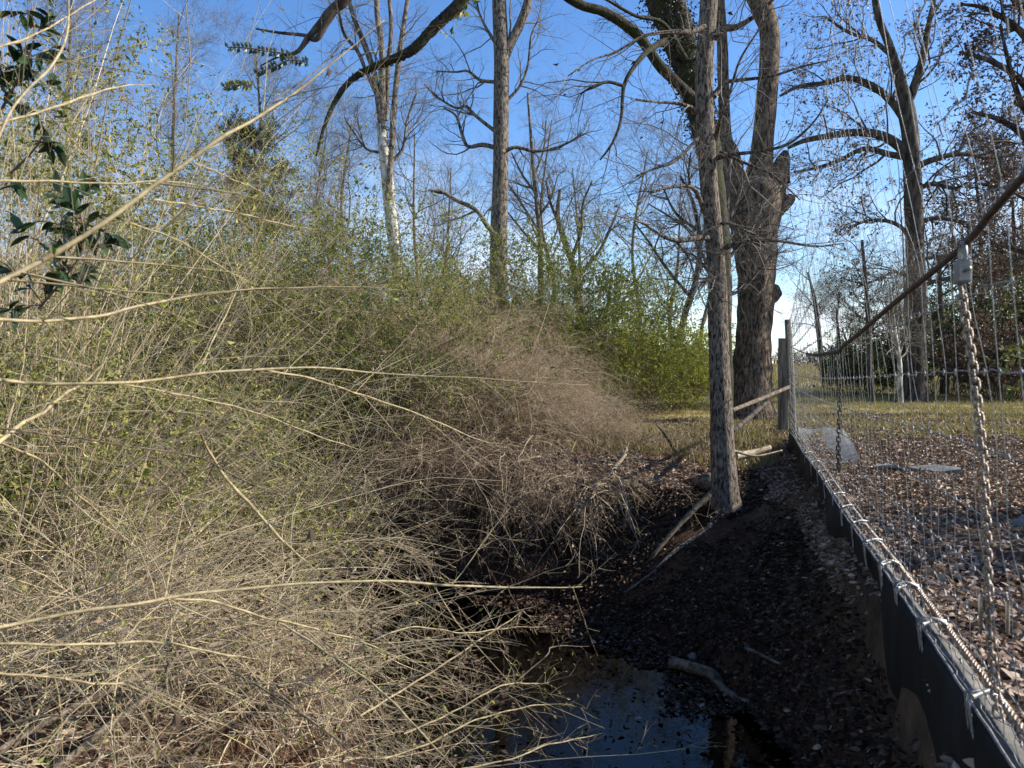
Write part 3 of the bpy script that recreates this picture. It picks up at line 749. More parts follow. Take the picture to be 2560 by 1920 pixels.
    tree('leaning_tree', 'dark leaning tree with a forked top between the tall trunk and the crooked grey tree',
         sc([(1462, 760, 15), (1480, 680, 14), (1505, 600, 13), (1512, 520, 11), (1498, 440, 8), (1470, 380, 5)]),
         [(sc([(1505, 590, 8), (1550, 540, 7), (1590, 500, 5), (1630, 480, 3)]), 22.), (sc([(1508, 540, 8), (1540, 460, 7), (1545, 380, 5), (1560, 320, 3)]), 22.),
          (sc([(1490, 640, 8), (1440, 580, 7), (1400, 520, 5), (1370, 480, 3)]), 22.), (sc([(1510, 500, 7), (1460, 460, 6), (1430, 400, 3)]), 22.)],
         22., M['dark'], M['t_dark'], LV3(.9), seed=18, sides=9)
    tree('forked_tree', 'grey forked tree with green vine tangles just right of the tall trunk',
         sc([(1262, 720, 18), (1250, 640, 17), (1240, 580, 15), (1220, 520, 13), (1205, 470, 10), (1210, 410, 7)]),
         [(sc([(1235, 560, 9), (1255, 500, 8), (1260, 440, 6), (1280, 390, 3)]), 23.), (sc([(1245, 600, 9), (1290, 550, 7), (1320, 490, 5), (1340, 440, 3)]), 23.), (sc([(1215, 500, 8), (1190, 440, 6), (1180, 390, 3)]), 23.)],
         23., M['grey'], M['t_grey'], LV3(.8), seed=19, sides=9, leaves=(M['olive'], 2, .06, .035, .25))

    # big oak behind the fence
    D = 25.
    tree('oak_tree', 'large dark oak standing in the grass behind the wire fence',
         [(2286, 1010, 80), (2287, 985, 60), (2288, 930, 50), (2290, 810, 46), (2289, 694, 44), (2284, 521, 42), (2276, 347, 40), (2266, 278, 38), (2250, 200, 26), (2226, 120, 20), (2195, 40, 16), (2180, -60, 12)],
         [[(2270, 385, 26), (2235, 355, 24), (2190, 335, 22), (2125, 332, 18), (2070, 340, 15), (2010, 352, 12), (1970, 370, 8)],
          [(2262, 300, 20), (2225, 250, 18), (2180, 215, 17), (2120, 195, 15), (2060, 208, 12), (2000, 215, 9), (1950, 240, 6)],
          [(2272, 395, 18), (2220, 385, 15), (2160, 372, 13), (2100, 400, 10), (2040, 420, 8), (1985, 430, 5)],
          [(2262, 270, 24), (2285, 220, 22), (2305, 150, 18), (2320, 70, 14), (2340, -20, 10)],
          [(2285, 420, 18), (2330, 400, 15), (2400, 385, 12), (2480, 395, 8), (2550, 380, 5)],
          [(2290, 560, 14), (2340, 545, 11), (2420, 560, 8), (2500, 600, 5)],
          [(2284, 600, 12), (2240, 560, 10), (2180, 550, 8), (2120, 570, 5)],
          [(2280, 480, 14), (2330, 460, 11), (2390, 470, 8), (2440, 440, 5)],
          [(2230, 140, 12), (2180, 100, 10), (2120, 80, 8), (2060, 40, 5)],
          [(2288, 700, 10), (2240, 680, 8), (2190, 700, 6), (2140, 720, 4)],
          [(2288, 720, 12), (2350, 700, 10), (2420, 690, 8), (2500, 700, 5)],
          [(2292, 650, 10), (2370, 640, 8), (2450, 660, 5)]],
         D, M['dark'], M['t_dark'],
         [dict(n=14, lo=.12, ang=(.5, 1.2), len=(1.0, 3.0), K=7, w=.22, trop=.02, s=4),
          dict(n=8, lo=.15, ang=(.4, 1.1), len=(.5, 1.5), K=5, w=.2, rl=.009), dict(n=5, lo=.15, ang=(.4, 1.1), len=(.2, .6), K=4, w=.2, rl=.009)],
         leaves=(M['brown'], 3, .10, .055, .5), sides=20, ridge=.06, seed=20)
    tree('russet_oak', 'oak still full of dark red leaves at the edge of the view behind the chain',
         [(2640, 1030, 60), (2640, 800, 52), (2630, 500, 46), (2610, 250, 38), (2580, 60, 30), (2560, -120, 22)],
         [[(2620, 420, 24), (2560, 340, 18), (2500, 300, 13), (2430, 280, 8)], [(2600, 260, 22), (2540, 190, 16), (2470, 150, 12), (2400, 130, 8)], [(2590, 120, 20), (2530, 60, 14), (2460, 20, 10), (2400, 10, 6)],
          [(2630, 560, 20), (2570, 500, 15), (2510, 470, 10), (2450, 460, 6)], [(2580, 60, 14), (2500, -40, 12), (2430, -80, 8)], [(2640, 700, 18), (2580, 640, 13), (2520, 620, 8)], [(2600, 330, 18), (2550, 250, 14), (2520, 150, 10), (2500, 60, 6)]],
         17., M['dark'], M['t_dark'],
         [dict(n=14, lo=.12, ang=(.5, 1.2), len=(.7, 2.0), K=7, w=.2, trop=.02, s=4),
          dict(n=6, lo=.15, ang=(.4, 1.1), len=(.35, .9), K=5, w=.2, rl=.009), dict(n=4, lo=.15, ang=(.4, 1.1), len=(.15, .45), K=4, w=.2, rl=.009)],
         leaves=(M['russet'], 3, .085, .05, .6), sides=14, seed=21)
    for i, (lab, tr, D, bm, tm) in enumerate([
        ('slim dark trunk between the field trees and the big oak behind the fence', [(2180, 1010, 17), (2176, 930, 15), (2172, 830, 13), (2165, 720, 10), (2155, 600, 7)], 24., 'dark', 't_dark'),
        ('white birch-like sapling stem right beside the big oak trunk', [(2252, 1008, 13), (2250, 960, 12), (2248, 900, 11), (2236, 820, 9), (2225, 720, 6)], 23., 'white', 't_grey'),
        ('short dark trunk just past the big oak, in front of the shady hedge', [(2360, 985, 22), (2362, 930, 20), (2358, 840, 17), (2350, 740, 12), (2348, 640, 8)], 29., 'dark', 't_dark'),
        ('straight bare tree with wide low limbs on the field edge beyond the post', [(2062, 968, 17), (2054, 900, 14), (2046, 830, 12), (2036, 750, 9), (2020, 680, 5)], 40., 'dark', 't_dark'),
        ('smaller forked bare tree on the field edge, partner of the wide limbed one', [(2076, 965, 15), (2082, 900, 12), (2096, 850, 9), (2092, 790, 6), (2100, 730, 4)], 41., 'dark', 't_dark'),
        ('thin crooked sapling leaning over the field edge near the dark hedge', [(2132, 955, 7), (2126, 900, 6), (2118, 860, 5), (2105, 820, 3)], 38., 'dark', 't_dark')]):
        tree('bare_tree', lab, tr, [], D, M[bm], M[tm], LV3(1.0)[:3], auto=(10, .35, .98, (.6, 1.25), (1.4, 3.6), .02), sides=9, seed=30 + i, group='bare trees behind the fence')
    # middle distance bare trees, each grown from its own trunk
    mids = [('bare tree with a thin grey stem above the far end of the hedge', 1690, 940, 480, 12, 34., 't_grey'),
            ('pale bare tree behind the crooked grey tree of the hedge', 1610, 960, 380, 12, 30., 't_grey'),
            ('short bare tree in the gap between hedge end and slim trunk', 1745, 940, 560, 11, 38., 't_grey'),
            ('bare tree with fine twigs in the gap right of the tall straight trunk', 1370, 900, 300, 12, 30., 't_grey'),
            ('bare tree behind the leaning dark tree', 1440, 920, 420, 11, 33., 't_grey'),
            ('low bare tree right under the dead limb of the tall trunk', 1100, 900, 420, 10, 32., 't_grey'),
            ('bare twiggy tree directly right of the white stems', 1030, 880, 330, 11, 27., 't_grey'),
            ('bare twiggy tree directly left of the white stems', 880, 880, 300, 12, 26., 't_grey'),
            ('thin bare tree in front of the dark evergreen', 790, 860, 320, 11, 24., 't_grey'),
            ('tall bare tree above the green privet, near the evergreen', 640, 860, 120, 14, 20., 't_grey'),
            ('tall bare tree with many fine twigs over the big privet bush', 430, 860, 30, 14, 15., 't_grey'),
            ('bare tree half hidden behind the arching canes at the picture edge', 180, 800, -60, 15, 13., 't_grey'),
            ('bare tree behind the padlock and cable', 2440, 960, 380, 16, 36., 't_dark'),
            ('bare tree at the edge of the view behind the hanging chain', 2530, 970, 420, 16, 34., 't_dark')]
    for i, (lab, x, y0, y1, w, D, tm) in enumerate(mids):
        rg = np.random.default_rng(100 + i); k = rg.normal(size=4) * 14
        path = [(x, y0, w), (x + k[0], y0 * .7 + y1 * .3, w * .85), (x + k[1], y0 * .4 + y1 * .6, w * .6), (x + k[2], y1, w * .25)]
        tree('woodland_tree', lab, path, [], D, M['grey' if tm == 't_grey' else 'dark'], M[tm], LV3(1.05 if D > 22 else .75), auto=(13, .3, .98, (.45, 1.1), (D * .09, D * .17), .03), sides=8, seed=60 + i, group='bare trees of the wood', leaves=(M['brown'], 3, .12, .07, .5) if x > 2300 else None)
    # dark evergreen
    rg = np.random.default_rng(5)
    D = 26.; tp, tr = px_limb([(652, 760, 16), (650, 640, 15), (645, 520, 13), (640, 420, 10), (636, 330, 6)], D, 40)
    root = thing('evergreen_tree', 'dark evergreen with flat tufted layers behind the diagonal cane', 'tree', tp[0])
    b = MB(); b.tubes(tp, tr, 9); b.build('trunk', M['dark'], root)
    b = MB(); p, d, r, u = spawn(tp[None], tr[None], 40, .35, .98, (1.0, 1.5), rg)
    lp = grow(p, d, rg.uniform(.8, 1.9, 40) * (1.2 - .5 * u), 8, .14, .03, rg); lr = taper(np.full(40, .022), 8, .2); b.tubes(lp, lr, 4)
    pts, rad = crown(b, lp, lr, [dict(n=12, lo=.25, ang=(.4, 1.2), len=(.3, .8), K=5, w=.2, trop=.03), dict(n=5, lo=.2, ang=(.4, 1.1), len=(.12, .3), K=4, w=.2)], rg)
    b.build('crown', M['t_dark'], root)
    b = MB(); leafset(b, pts, 10, .12, .03, rg, .8, .0, .1, .05); b.build('foliage', M['pine'], root, False)

    # mossy limb reaching down from a tree above the frame
    def over(name, label, segs, mat, seed, lv, moss=True):
        rg = np.random.default_rng(seed); pr = [px_limb(s, d, 40) for s, d in segs]
        root = thing(name, label, 'branch', pr[0][0][0])
        for p, r in pr:
            b = MB(); b.tubes(p, r, 10, .12 if moss else .05, 6); b.build('limb', mat, root)
        b = MB(); pts, rad = crown(b, np.array([p for p, r in pr]), np.array([r for p, r in pr]), lv, rg); b.build('twigs', M['t_dark'], root)
        if moss:
            n = 1500; q = np.vstack([p[:26] for p, r in pr]); qr = np.concatenate([r[:26] for p, r in pr]); i = rg.integers(0, len(q), n); dd = norm(rg.normal(size=(n, 3)) - [0, 0, .6])
            b = MB(); b.leaves(q[i] + dd * qr[i][:, None] * .9, dd, .022, .014, rng=rg); b.build('moss', M['ivy'], root, False)
    lv = [dict(n=8, lo=.3, ang=(.5, 1.2), len=(.3, .9), K=6, w=.2, trop=-.02, s=3, rl=.007), dict(n=4, lo=.2, ang=(.4, 1.0), len=(.15, .45), K=4, w=.2, rl=.007)]
    over('overhanging_branch', 'dark mossy limb curving down across the sky in front of the white stems',
         [([(1190, -60, 34), (1150, 10, 31), (1105, 50, 28), (1060, 95, 26), (1030, 125, 24), (975, 152, 20), (930, 170, 17), (890, 190, 16), (855, 225, 14), (830, 270, 12), (810, 320, 9), (790, 390, 5)], 9.)], M['moss'], 41, lv)
    over('hanging_branch', 'jagged dark branch hanging from the top edge beside the leaf sprays',
         [([(900, -50, 30), (862, 0, 26), (830, 25, 24), (800, 60, 18), (770, 95, 15), (742, 130, 10), (700, 140, 6), (650, 165, 3)], 7.),
          ([(840, 20, 20), (815, 60, 16), (790, 98, 14), (760, 88, 9), (700, 82, 7), (640, 72, 4)], 7.)], M['dark'], 42, lv, False)

# ------------------------------------------------------------------ shrubs
def shrubs():
    # green hedge along the far side
    hedge = [('low yellow-green bush at the end of the hedge by the slim trunk', 4.8, 22.5, 1.5, 1.2, 2.0, 'lime'),
             ('rounded lime green bush next to the end of the hedge', 3.5, 20.5, 1.9, 1.4, 2.9, 'lime'),
             ('olive green privet below the crooked grey tree', 1.9, 18.5, 2.0, 1.6, 3.9, 'lime'),
             ('tall privet clump below the tall straight trunk', 0.1, 17.5, 2.0, 1.6, 4.5, 'lime'),
             ('vine covered clump between the tall trunk and the leaning tree', .95, 20.8, 2.4, 1.4, 4.9, 'olive'),
             ('dense green clump at the foot of the white stems', -2.0, 17.2, 2.0, 1.6, 4.3, 'olive'),
             ('brown-green vine clump between the white stems and the privet bank', -4.1, 16.5, 2.0, 1.6, 4.4, 'olive')]
    for i, (lab, x, y, rx, ry, h, lm) in enumerate(hedge):
        shrub('hedge_shrub', lab, (x, y), rx, ry, h * .96, 120, (8, 6), M[lm], 7, (.062, .03), M['t_bro'], 200 + i, arch=.03, group='green hedge on the far side', spread=.55)
    # big privet bank on the left
    bank = [('tall privet bush full of yellow-green leaves on the sunny bank', -2.9, 9.9, 1.3, 1.0, 3.0, 180, 'lime'),
            ('highest privet bush of the bank, behind the diagonal cane', -4.4, 10.2, 1.5, 1.1, 3.8, 200, 'lime'),
            ('privet bush at the picture edge with bare twigs above it', -6.2, 9.6, 1.6, 1.1, 4.5, 170, 'privet'),
            ('low privet bush sloping down to the dark hollow', -2.0, 9.5, .9, .8, 1.9, 130, 'olive'),
            ('leafy bush in the dark under the privet bank by the creek', -3.3, 8.7, 1.5, .5, 1.7, 150, 'olive'),
            ('mixed tangle of leaves and canes low on the near bank', -3.3, 6.4, 1.2, .7, 1.7, 120, 'privet'),
            ('tangled leafy bush hugging the picture edge on the near bank', -3.5, 5.2, 1.0, .8, 1.75, 120, 'privet')]
    for i, (lab, x, y, rx, ry, h, n, lm) in enumerate(bank):
        shrub('privet_shrub', lab, (x, y), rx, ry, h * 1.12, n, (8, 5), M[lm], 7, (.040, .020), M['t_bro' if lm == 'olive' else 't_bei'], 230 + i, arch=.06, group='privet bank by the creek', spread=.6, cr=.007)
    # dead mound of arching stems in the middle
    lv = lambda a: [dict(n=10, lo=.15, ang=(.4, 1.2), len=(.4 * a, 1.1 * a), K=6, w=.2, trop=-.06, rl=.005), dict(n=5, lo=.1, ang=(.4, 1.1), len=(.15 * a, .45 * a), K=5, w=.25, trop=-.05, rl=.006)]
    for i, (lab, x, y, rx, ry, h, n, per) in enumerate([('beige mound of dead arching stems in the middle of the far bank', -.95, 10.5, 1.7, .9, 2.3, 480, 0),
                                                ('lower dead bramble mound beside the beige one, towards the hedge', .5, 10.8, 1.2, .8, 1.1, 190, 0),
                                                ('dead bramble tangle on the bank edge left of the slim trunk', 1.7, 10.3, .9, .6, .5, 45, 1)]):
        shrub('bramble_mound', lab, (x, y), rx, ry, h, n, None, M['brown'], per, (.04, .02), M['t_str' if i == 0 else 't_bei'], 250 + i, arch=.17, wander=.22, levels=lv(.8), group='dead bramble on the far bank', spread=.9, cr=.0055, K=10)
    # curtain of roots and vines over the eroded bank
    rg = np.random.default_rng(77)
    for j, (lab, x0, x1, n) in enumerate([('hanging curtain of dead vines over the dark eroded bank', -2.1, .1, 230), ('matted dead vines spilling down the bank below the slim trunk', -.1, 1.1, 110)]):
        x = rg.uniform(x0, x1, n); y = np.interp(x, [-2.2, -1.2, 0, .8, 1.5], [8.9, 8.75, 8.35, 7.9, 7.6]) + rg.normal(size=n) * .18
        z = ground(x, y) + rg.uniform(.0, .35, n)
        root = thing('vine_curtain', lab, 'vines', (x.mean(), y.mean(), z.min()), 'dead vines on the eroded bank')
        d = np.stack([rg.normal(size=n) * .6, -rg.uniform(.2, 1.0, n), rg.uniform(.0, .8, n)], 1)
        b = MB(); p = grow(np.stack([x, y, z], 1), d, rg.uniform(.6, 1.6, n), 10, .2, -.24, rg); r = taper(rg.uniform(.003, .008, n), 10, .3)
        b.tubes(p, r, 4)
        pts, rad = crown(b, p, r, [dict(n=8, lo=.1, ang=(.4, 1.3), len=(.25, .7), K=6, w=.28, trop=-.12, rl=.006), dict(n=3, lo=.1, ang=(.4, 1.2), len=(.1, .35), K=4, w=.3, trop=-.06, rl=.006)], rg, .0012)
        b.build('stems', M['t_bei' if j else 't_bro'], root)
        b = MB(); leafset(b, pts[::3], 2, .04, .025, rg, .9, .4); b.build('dead_leaves', M['brown'], root, False)
    # thorny scrub behind the fence at the far side
    for i, (lab, x, y, rx, ry, h, lm, per) in enumerate([('shady evergreen hedge clump just past the oak trunk', 17.6, 31, 1.8, 1.5, 3.9, 'olive', 4), ('low olive clump between the oak and the field trees', 15.6, 33, 1.4, 1.4, 2.2, 'olive', 3),
                                                ('dark clump filling the view behind the hanging chain', 19.6, 30, 1.8, 1.5, 4.2, 'pine', 4), ('brown leafed thicket under the padlock', 16.8, 25.6, 1.0, 1.0, 2.3, 'brown', 2),
                                                ('grey-green clump at the very edge behind the chain', 21.0, 29.5, 1.8, 1.4, 4.8, 'olive', 3)]):
        shrub('woodland_shrub', lab, (x, y), rx, ry, h * 1.15, 80, (8, 6), M[lm], per + 2, (.11, .06), M['t_dark'], 270 + i, arch=.02, group='scrub behind the fence', spread=.5, cr=.012)
    shrub('yellow_sapling', 'small bright yellow-green sapling beside the oak trunk', (14.3, 26.6), .5, .4, 1.9, 7, (5, 4), M['lime'], 3, (.09, .05), M['t_dark'], 281, spread=.4, group=None, cat='sapling')
    # leafy saplings on the left with sparse leaves against the sky
    for i, (lab, x, y, h, n) in enumerate([('tall loose sapling with scattered leaves against the sky at the picture edge', -4.3, 6.6, 5.4, 26), ('loose leafy sapling reaching up in front of the blue sky by the leaf sprays', -3.9, 8.2, 4.9, 16), ('dense leafy sapling filling the top corner of the view', -4.1, 5.4, 4.9, 30)]):
        shrub('leafy_sapling', lab, (x, y), .5, .4, h, n * 2, None, M['privet'], 4, (.042, .021), M['t_tan'], 290 + i, arch=.015, levels=[dict(n=10, lo=.35, ang=(.4, 1.1), len=(.5, 1.5), K=7, w=.18, trop=-.02, rl=.006), dict(n=5, lo=.2, ang=(.4, 1.1), len=(.2, .6), K=5, w=.2, rl=.005)], group='saplings on the near bank', spread=.35, cr=.009)
    # bare canes arching over the near bank
    for i, (lab, x, y, h, n) in enumerate([('bare beige shrub arching over the near bank, closest to the camera', -2.5, 3.7, 2.6, 44), ('bare beige shrub with crossing canes at the picture edge', -3.5, 4.7, 3.4, 50), ('tall bare shrub of upright beige stems at the picture edge', -3.1, 4.3, 4.6, 46), ('bare arching shrub between the leafy tangle and the privet bank', -2.6, 6.0, 2.7, 44), ('bare thin canes rising behind the dark hollow', -2.3, 8.3, 2.3, 40)]):
        shrub('arching_shrub', lab, (x, y), .7, .6, h, n, None, M['brown'], 0 if i else 1, (.03, .014), M['t_tan'], 320 + i, arch=.02 if h > 4 else .055, levels=[dict(n=8, lo=.2, ang=(.3, 1.0), len=(.5, 1.4), K=8, w=.09, trop=-.03, rl=.0035), dict(n=3, lo=.15, ang=(.4, 1.0), len=(.15, .5), K=6, w=.12, trop=-.01, rl=.005)], group='bare arching shrubs on the near bank', spread=.45 if h > 4 else 1.0, cr=.0048, lean=(.12 if h > 4 else .25, 0), K=14)
    # unseen bush added off-frame to throw shade on the leaves behind the fence
    shrub('woodland_shrub', 'unseen low dark bush added outside the fence to shade the leaves', (5.0, 4.5), .9, .7, 1.9, 60, (7, 5), M['olive'], 4, (.06, .03), M['t_dark'], 299, spread=.5)

    # brush tangle at the near bank
    for i, (lab, x, y, rx, ry, n, h) in enumerate([('sunlit tangle of dry twigs in the near corner', -1.9, 3.3, 1.2, .8, 230, .8), ('dry twig tangle reaching out over the creek', -1.6, 3.9, .75, .6, 170, .75), ('dry brush heaped at the picture edge', -2.9, 4.3, .9, .8, 190, .8)]):
        rg = np.random.default_rng(310 + i)
        px = x + rg.uniform(-1, 1, n) * rx; py = y + rg.uniform(-1, 1, n) * ry; pz = ground(px, py) + rg.uniform(0, .45, n)
        root = thing('brush_pile', lab, 'brush', (x, y, pz.min()), 'dry brush on the near bank')
        a = rg.uniform(0, 6.28, n); d = np.stack([np.cos(a) + .35, np.sin(a) * .8, rg.uniform(-.1, .8, n)], 1)
        b = MB(); p = grow(np.stack([px, py, pz], 1), d, rg.uniform(.5, 1.5, n) * h * 1.3, 9, .12, -.05, rg); r = taper(rg.uniform(.0022, .0055, n), 9, .3); b.tubes(p, r, 4)
        pts, rad = crown(b, p, r, [dict(n=7, lo=.1, ang=(.4, 1.2), len=(.15, .5), K=6, w=.16, trop=-.02, rl=.006), dict(n=3, lo=.1, ang=(.4, 1.2), len=(.06, .22), K=4, w=.18, rl=.007)], rg, .0009)
        b.build('twigs', M['t_tan'], root)
        b = MB(); leafset(b, pts[::5], 1, .028, .012, rg, .9, .3); b.build('leaves', M['privet'], root, False)
        b = MB(); leafset(b, pts[1::6], 1, .035, .016, rg, .9, .5); b.build('dead_leaves', M['brown'], root, False)

# ------------------------------------------------------------------ traced canes in the foreground
def canes():
    L = [('longest diagonal beige cane rising from the picture edge to the sky', 1.45, 2.1, [(-60, 735, 19), (0, 703, 18), (174, 608, 17), (304, 521, 15), (434, 430, 13), (564, 343, 12), (642, 299, 10), (738, 230, 8), (872, 117, 5), (960, 50, 4)]),
         ('straight cane arching level across the green privet, upper of two', 1.6, 2.4, [(-40, 798, 11), (87, 802, 11), (174, 797, 10), (260, 787, 10), (347, 767, 9), (434, 750, 9), (564, 730, 8), (694, 719, 6), (868, 717, 4), (1000, 726, 3)]),
         ('long level cane with a fork, lower of two across the privet', 1.6, 2.6, [(-40, 947, 11), (95, 958, 11), (304, 958, 10), (391, 949, 9), (521, 934, 9), (664, 923, 8), (781, 919, 6), (868, 923, 6), (960, 934, 5), (1190, 947, 4), (1364, 958, 3), (1473, 960, 2.5)]),
         ('cane drooping from the fork down to the bramble mound', 2.1, 3.2, [(664, 925, 7), (781, 947, 6), (868, 975, 6), (930, 995, 6), (1060, 1043, 5), (1190, 1095, 4), (1235, 1108, 3)]),
         ('thin cane sloping down over the middle of the privet', 2.0, 3.0, [(312, 960, 5), (434, 982, 5), (564, 1012, 5), (694, 1051, 4), (825, 1099, 4), (911, 1130, 3)]),
         ('reddish thin cane sloping from the picture edge to the dark hollow', 1.9, 2.9, [(-30, 1066, 6), (152, 1090, 6), (347, 1121, 5), (499, 1143, 5), (608, 1199, 5), (673, 1225, 4), (738, 1227, 3)]),
         ('steeply falling pale cane near the picture edge', 1.9, 2.6, [(-30, 1095, 8), (87, 1147, 8), (152, 1195, 7), (195, 1234, 6), (260, 1295, 6), (330, 1370, 5)]),
         ('bare twig with a Y fork hanging over the creek bank', 3.0, 3.6, [(500, 1085, 7), (521, 1130, 9), (569, 1200, 11), (621, 1255, 11), (690, 1335, 10), (729, 1374, 8), (790, 1430, 5)]),
         ('thick level cane reaching far out over the creek water', 1.5, 2.4, [(-40, 1580, 13), (0, 1569, 13), (174, 1534, 12), (347, 1508, 11), (434, 1491, 11), (586, 1473, 10), (738, 1460, 9), (930, 1452, 8), (1039, 1458, 8), (1147, 1467, 7), (1234, 1470, 7), (1386, 1469, 6), (1455, 1463, 5)]),
         ('pale cane branching down from the thick level cane', 1.9, 2.6, [(420, 1497, 8), (542, 1504, 8), (651, 1539, 7), (738, 1560, 7), (825, 1586, 6), (911, 1604, 5), (1000, 1640, 4)]),
         ('bright level cane just below the thick level cane', 1.6, 2.2, [(-40, 1604, 9), (195, 1610, 9), (369, 1608, 8), (477, 1619, 7), (586, 1636, 6), (650, 1650, 5)]),
         ('short bright cane low at the picture edge', 1.6, 2.0, [(-40, 1675, 8), (108, 1695, 8), (260, 1706, 7), (382, 1706, 5)]),
         ('dark thick stem rising from the near corner towards the creek', 2.6, 4.2, [(-40, 1905, 24), (108, 1808, 22), (260, 1734, 22), (391, 1673, 20), (499, 1625, 18), (586, 1591, 15), (651, 1547, 12), (825, 1460, 10), (960, 1322, 7), (1010, 1250, 4)]),
         ('second dark stem lying parallel below the thick one', 2.7, 3.8, [(130, 1935, 28), (269, 1816, 24), (347, 1760, 22), (434, 1699, 20), (499, 1656, 17), (564, 1599, 12), (640, 1540, 6)]),
         ('grey stem crossing the brush at the picture edge', 2.8, 3.8, [(-30, 1684, 14), (130, 1612, 13), (260, 1530, 12), (369, 1460, 11), (434, 1395, 9), (499, 1287, 7), (564, 1222, 5)]),
         ('curved cane rising to the top edge in the upper corner', 1.5, 1.9, [(-30, 400, 9), (0, 347, 9), (56, 243, 8), (130, 152, 8), (169, 74, 7), (178, -20, 6)]),
         ('cane arching over the leaves in the upper corner', 1.7, 2.3, [(-30, 325, 9), (0, 312, 8), (122, 269, 8), (217, 239, 7), (304, 217, 5), (382, 213, 4)]),
         ('straight cane slanting up to the top edge', 1.8, 2.4, [(-30, 135, 7), (0, 117, 7), (87, 82, 6), (174, 39, 5), (239, 4, 4), (290, -25, 3)]),
         ('level cane below the glossy leaves near the picture edge', 1.7, 2.5, [(-30, 450, 8), (0, 451, 8), (130, 452, 7), (304, 460, 6), (434, 456, 4), (600, 480, 3)]),
         ('fine cane falling from the diagonal cane across the evergreen', 1.8, 2.4, [(382, 499, 6), (470, 510, 6), (555, 527, 5), (668, 550, 4), (781, 573, 3)]),
         ('fine cane falling from the diagonal cane over the privet top', 1.8, 2.4, [(320, 556, 6), (434, 595, 5), (510, 640, 5), (586, 686, 4), (640, 715, 3)]),
         ('fine side shoot leaving the diagonal cane towards the white stems', 1.9, 2.3, [(480, 405, 5), (577, 445, 4), (668, 486, 3)]),
         ('parallel dark shoot above the tip of the diagonal cane', 1.9, 2.2, [(642, 299, 6), (700, 245, 5), (780, 180, 4), (870, 100, 4), (930, 48, 3)]),
         ('dark thin cane crossing steeply in front of the privet', 1.9, 2.4, [(60, 950, 6), (130, 840, 6), (174, 770, 5), (217, 680, 5), (250, 600, 4), (320, 520, 3)]),
         ('fine upright cane between the two level canes', 2.2, 2.6, [(500, 935, 5), (530, 850, 5), (573, 770, 4), (610, 690, 4), (640, 640, 3)]),
         ('short forked stem at the picture edge below the level canes', 1.9, 2.4, [(-20, 1120, 15), (50, 1060, 13), (110, 1030, 12), (160, 990, 10), (200, 960, 7), (240, 925, 5)]),
         ('spiny twig with side shoots at the water, lowest over the creek', 2.9, 3.4, [(1060, 1950, 6), (1190, 1916, 6), (1299, 1890, 5), (1360, 1864, 5), (1451, 1847, 4), (1525, 1833, 3)]),
         ('bare twig pointing over the water above the spiny one', 3.0, 3.6, [(960, 1900, 6), (1078, 1855, 6), (1190, 1799, 5), (1321, 1769, 4), (1429, 1756, 3)]),
         ('twig ending straight above the pale water', 3.1, 3.7, [(1010, 1835, 6), (1125, 1782, 5), (1234, 1725, 5), (1299, 1708, 4), (1373, 1705, 3)]),
         ('forked twig with a level tip over the dark water', 3.2, 3.9, [(1080, 1900, 7), (1150, 1820, 6), (1230, 1753, 6), (1310, 1690, 5), (1369, 1634, 4), (1382, 1614, 4), (1473, 1619, 3)]),
         ('twig hung with dry seed tags over the brown water', 3.4, 4.0, [(930, 1600, 5), (1026, 1569, 5), (1147, 1582, 4), (1234, 1573, 4), (1369, 1567, 3)]),
         ('long straight twig running up across the brown water', 3.2, 4.2, [(900, 1790, 7), (974, 1747, 7), (1100, 1665, 6), (1234, 1578, 5), (1303, 1530, 4)]),
         ('straight pale twig running down to the bottom edge', 2.9, 2.5, [(700, 1560, 7), (800, 1621, 7), (908, 1690, 7), (995, 1769, 7), (1069, 1851, 6), (1147, 1935, 6)]),
         ('straight pale twig falling beside the dark stems', 2.9, 2.5, [(540, 1660, 6), (640, 1710, 6), (760, 1790, 6), (860, 1870, 5), (920, 1935, 5)])]
    for i, (lab, d0, d1, path) in enumerate(L):
        rg = np.random.default_rng(400 + i)
        dark = 'dark' in lab or 'grey stem' in lab
        p, r = px_limb(path, np.linspace(d0, d1, len(path)), 40, .0009)
        root = thing('cane', lab, 'cane', p[0], 'canes and twigs in the foreground')
        u = np.linspace(0, 1, 40); r = r * .76 * np.where(u > .8, 1 - (u - .8) / .2 * .65, 1)
        p = p + np.stack([0 * u, .008 * np.sin(u * 9 + i), .0016 * d0 * np.sin(u * 13 + 2 * i) * u + .0006 * d0 * np.sin(u * 41 + i)], 1)
        r = r * (1 + .22 * np.maximum(0, np.sin(np.linspace(0, 40, 40) * 1.3)) ** 6)
        b = MB(); b.tubes(p, r, 8, .03, 2)
        sp = 'twig' in lab
        pts, rad = crown(b, p[None], r[None], [dict(n=18 if sp else 15, lo=.05, ang=(.5, 1.2), len=(.05, .22) if sp else (.12, .6), K=7, w=.06, trop=-.01, rl=.008, fall=.4), dict(n=2, lo=.2, ang=(.4, 1.0), len=(.03, .15), K=5, w=.08, rl=.009)], rg, .0008)
        b.build('stem', M['log' if dark else 'cane'], root)
        if 'seed tags' in lab or 'straight twig running up' in lab:
            b = MB(); leafset(b, np.array([p]), 60, .04, .009, rg, .2, 3.0, .3); b.build('leaves', M['brown'], root, False)  # this mesh stands for dry seed tags, not leaves
        elif rg.random() < .5:
            b = MB(); leafset(b, pts, 1, .022, .010, rg, .8, .3, .5); b.build('leaves', M['privet'], root, False)

    # glossy broad leaved branch and leaf sprays
    rg = np.random.default_rng(9)
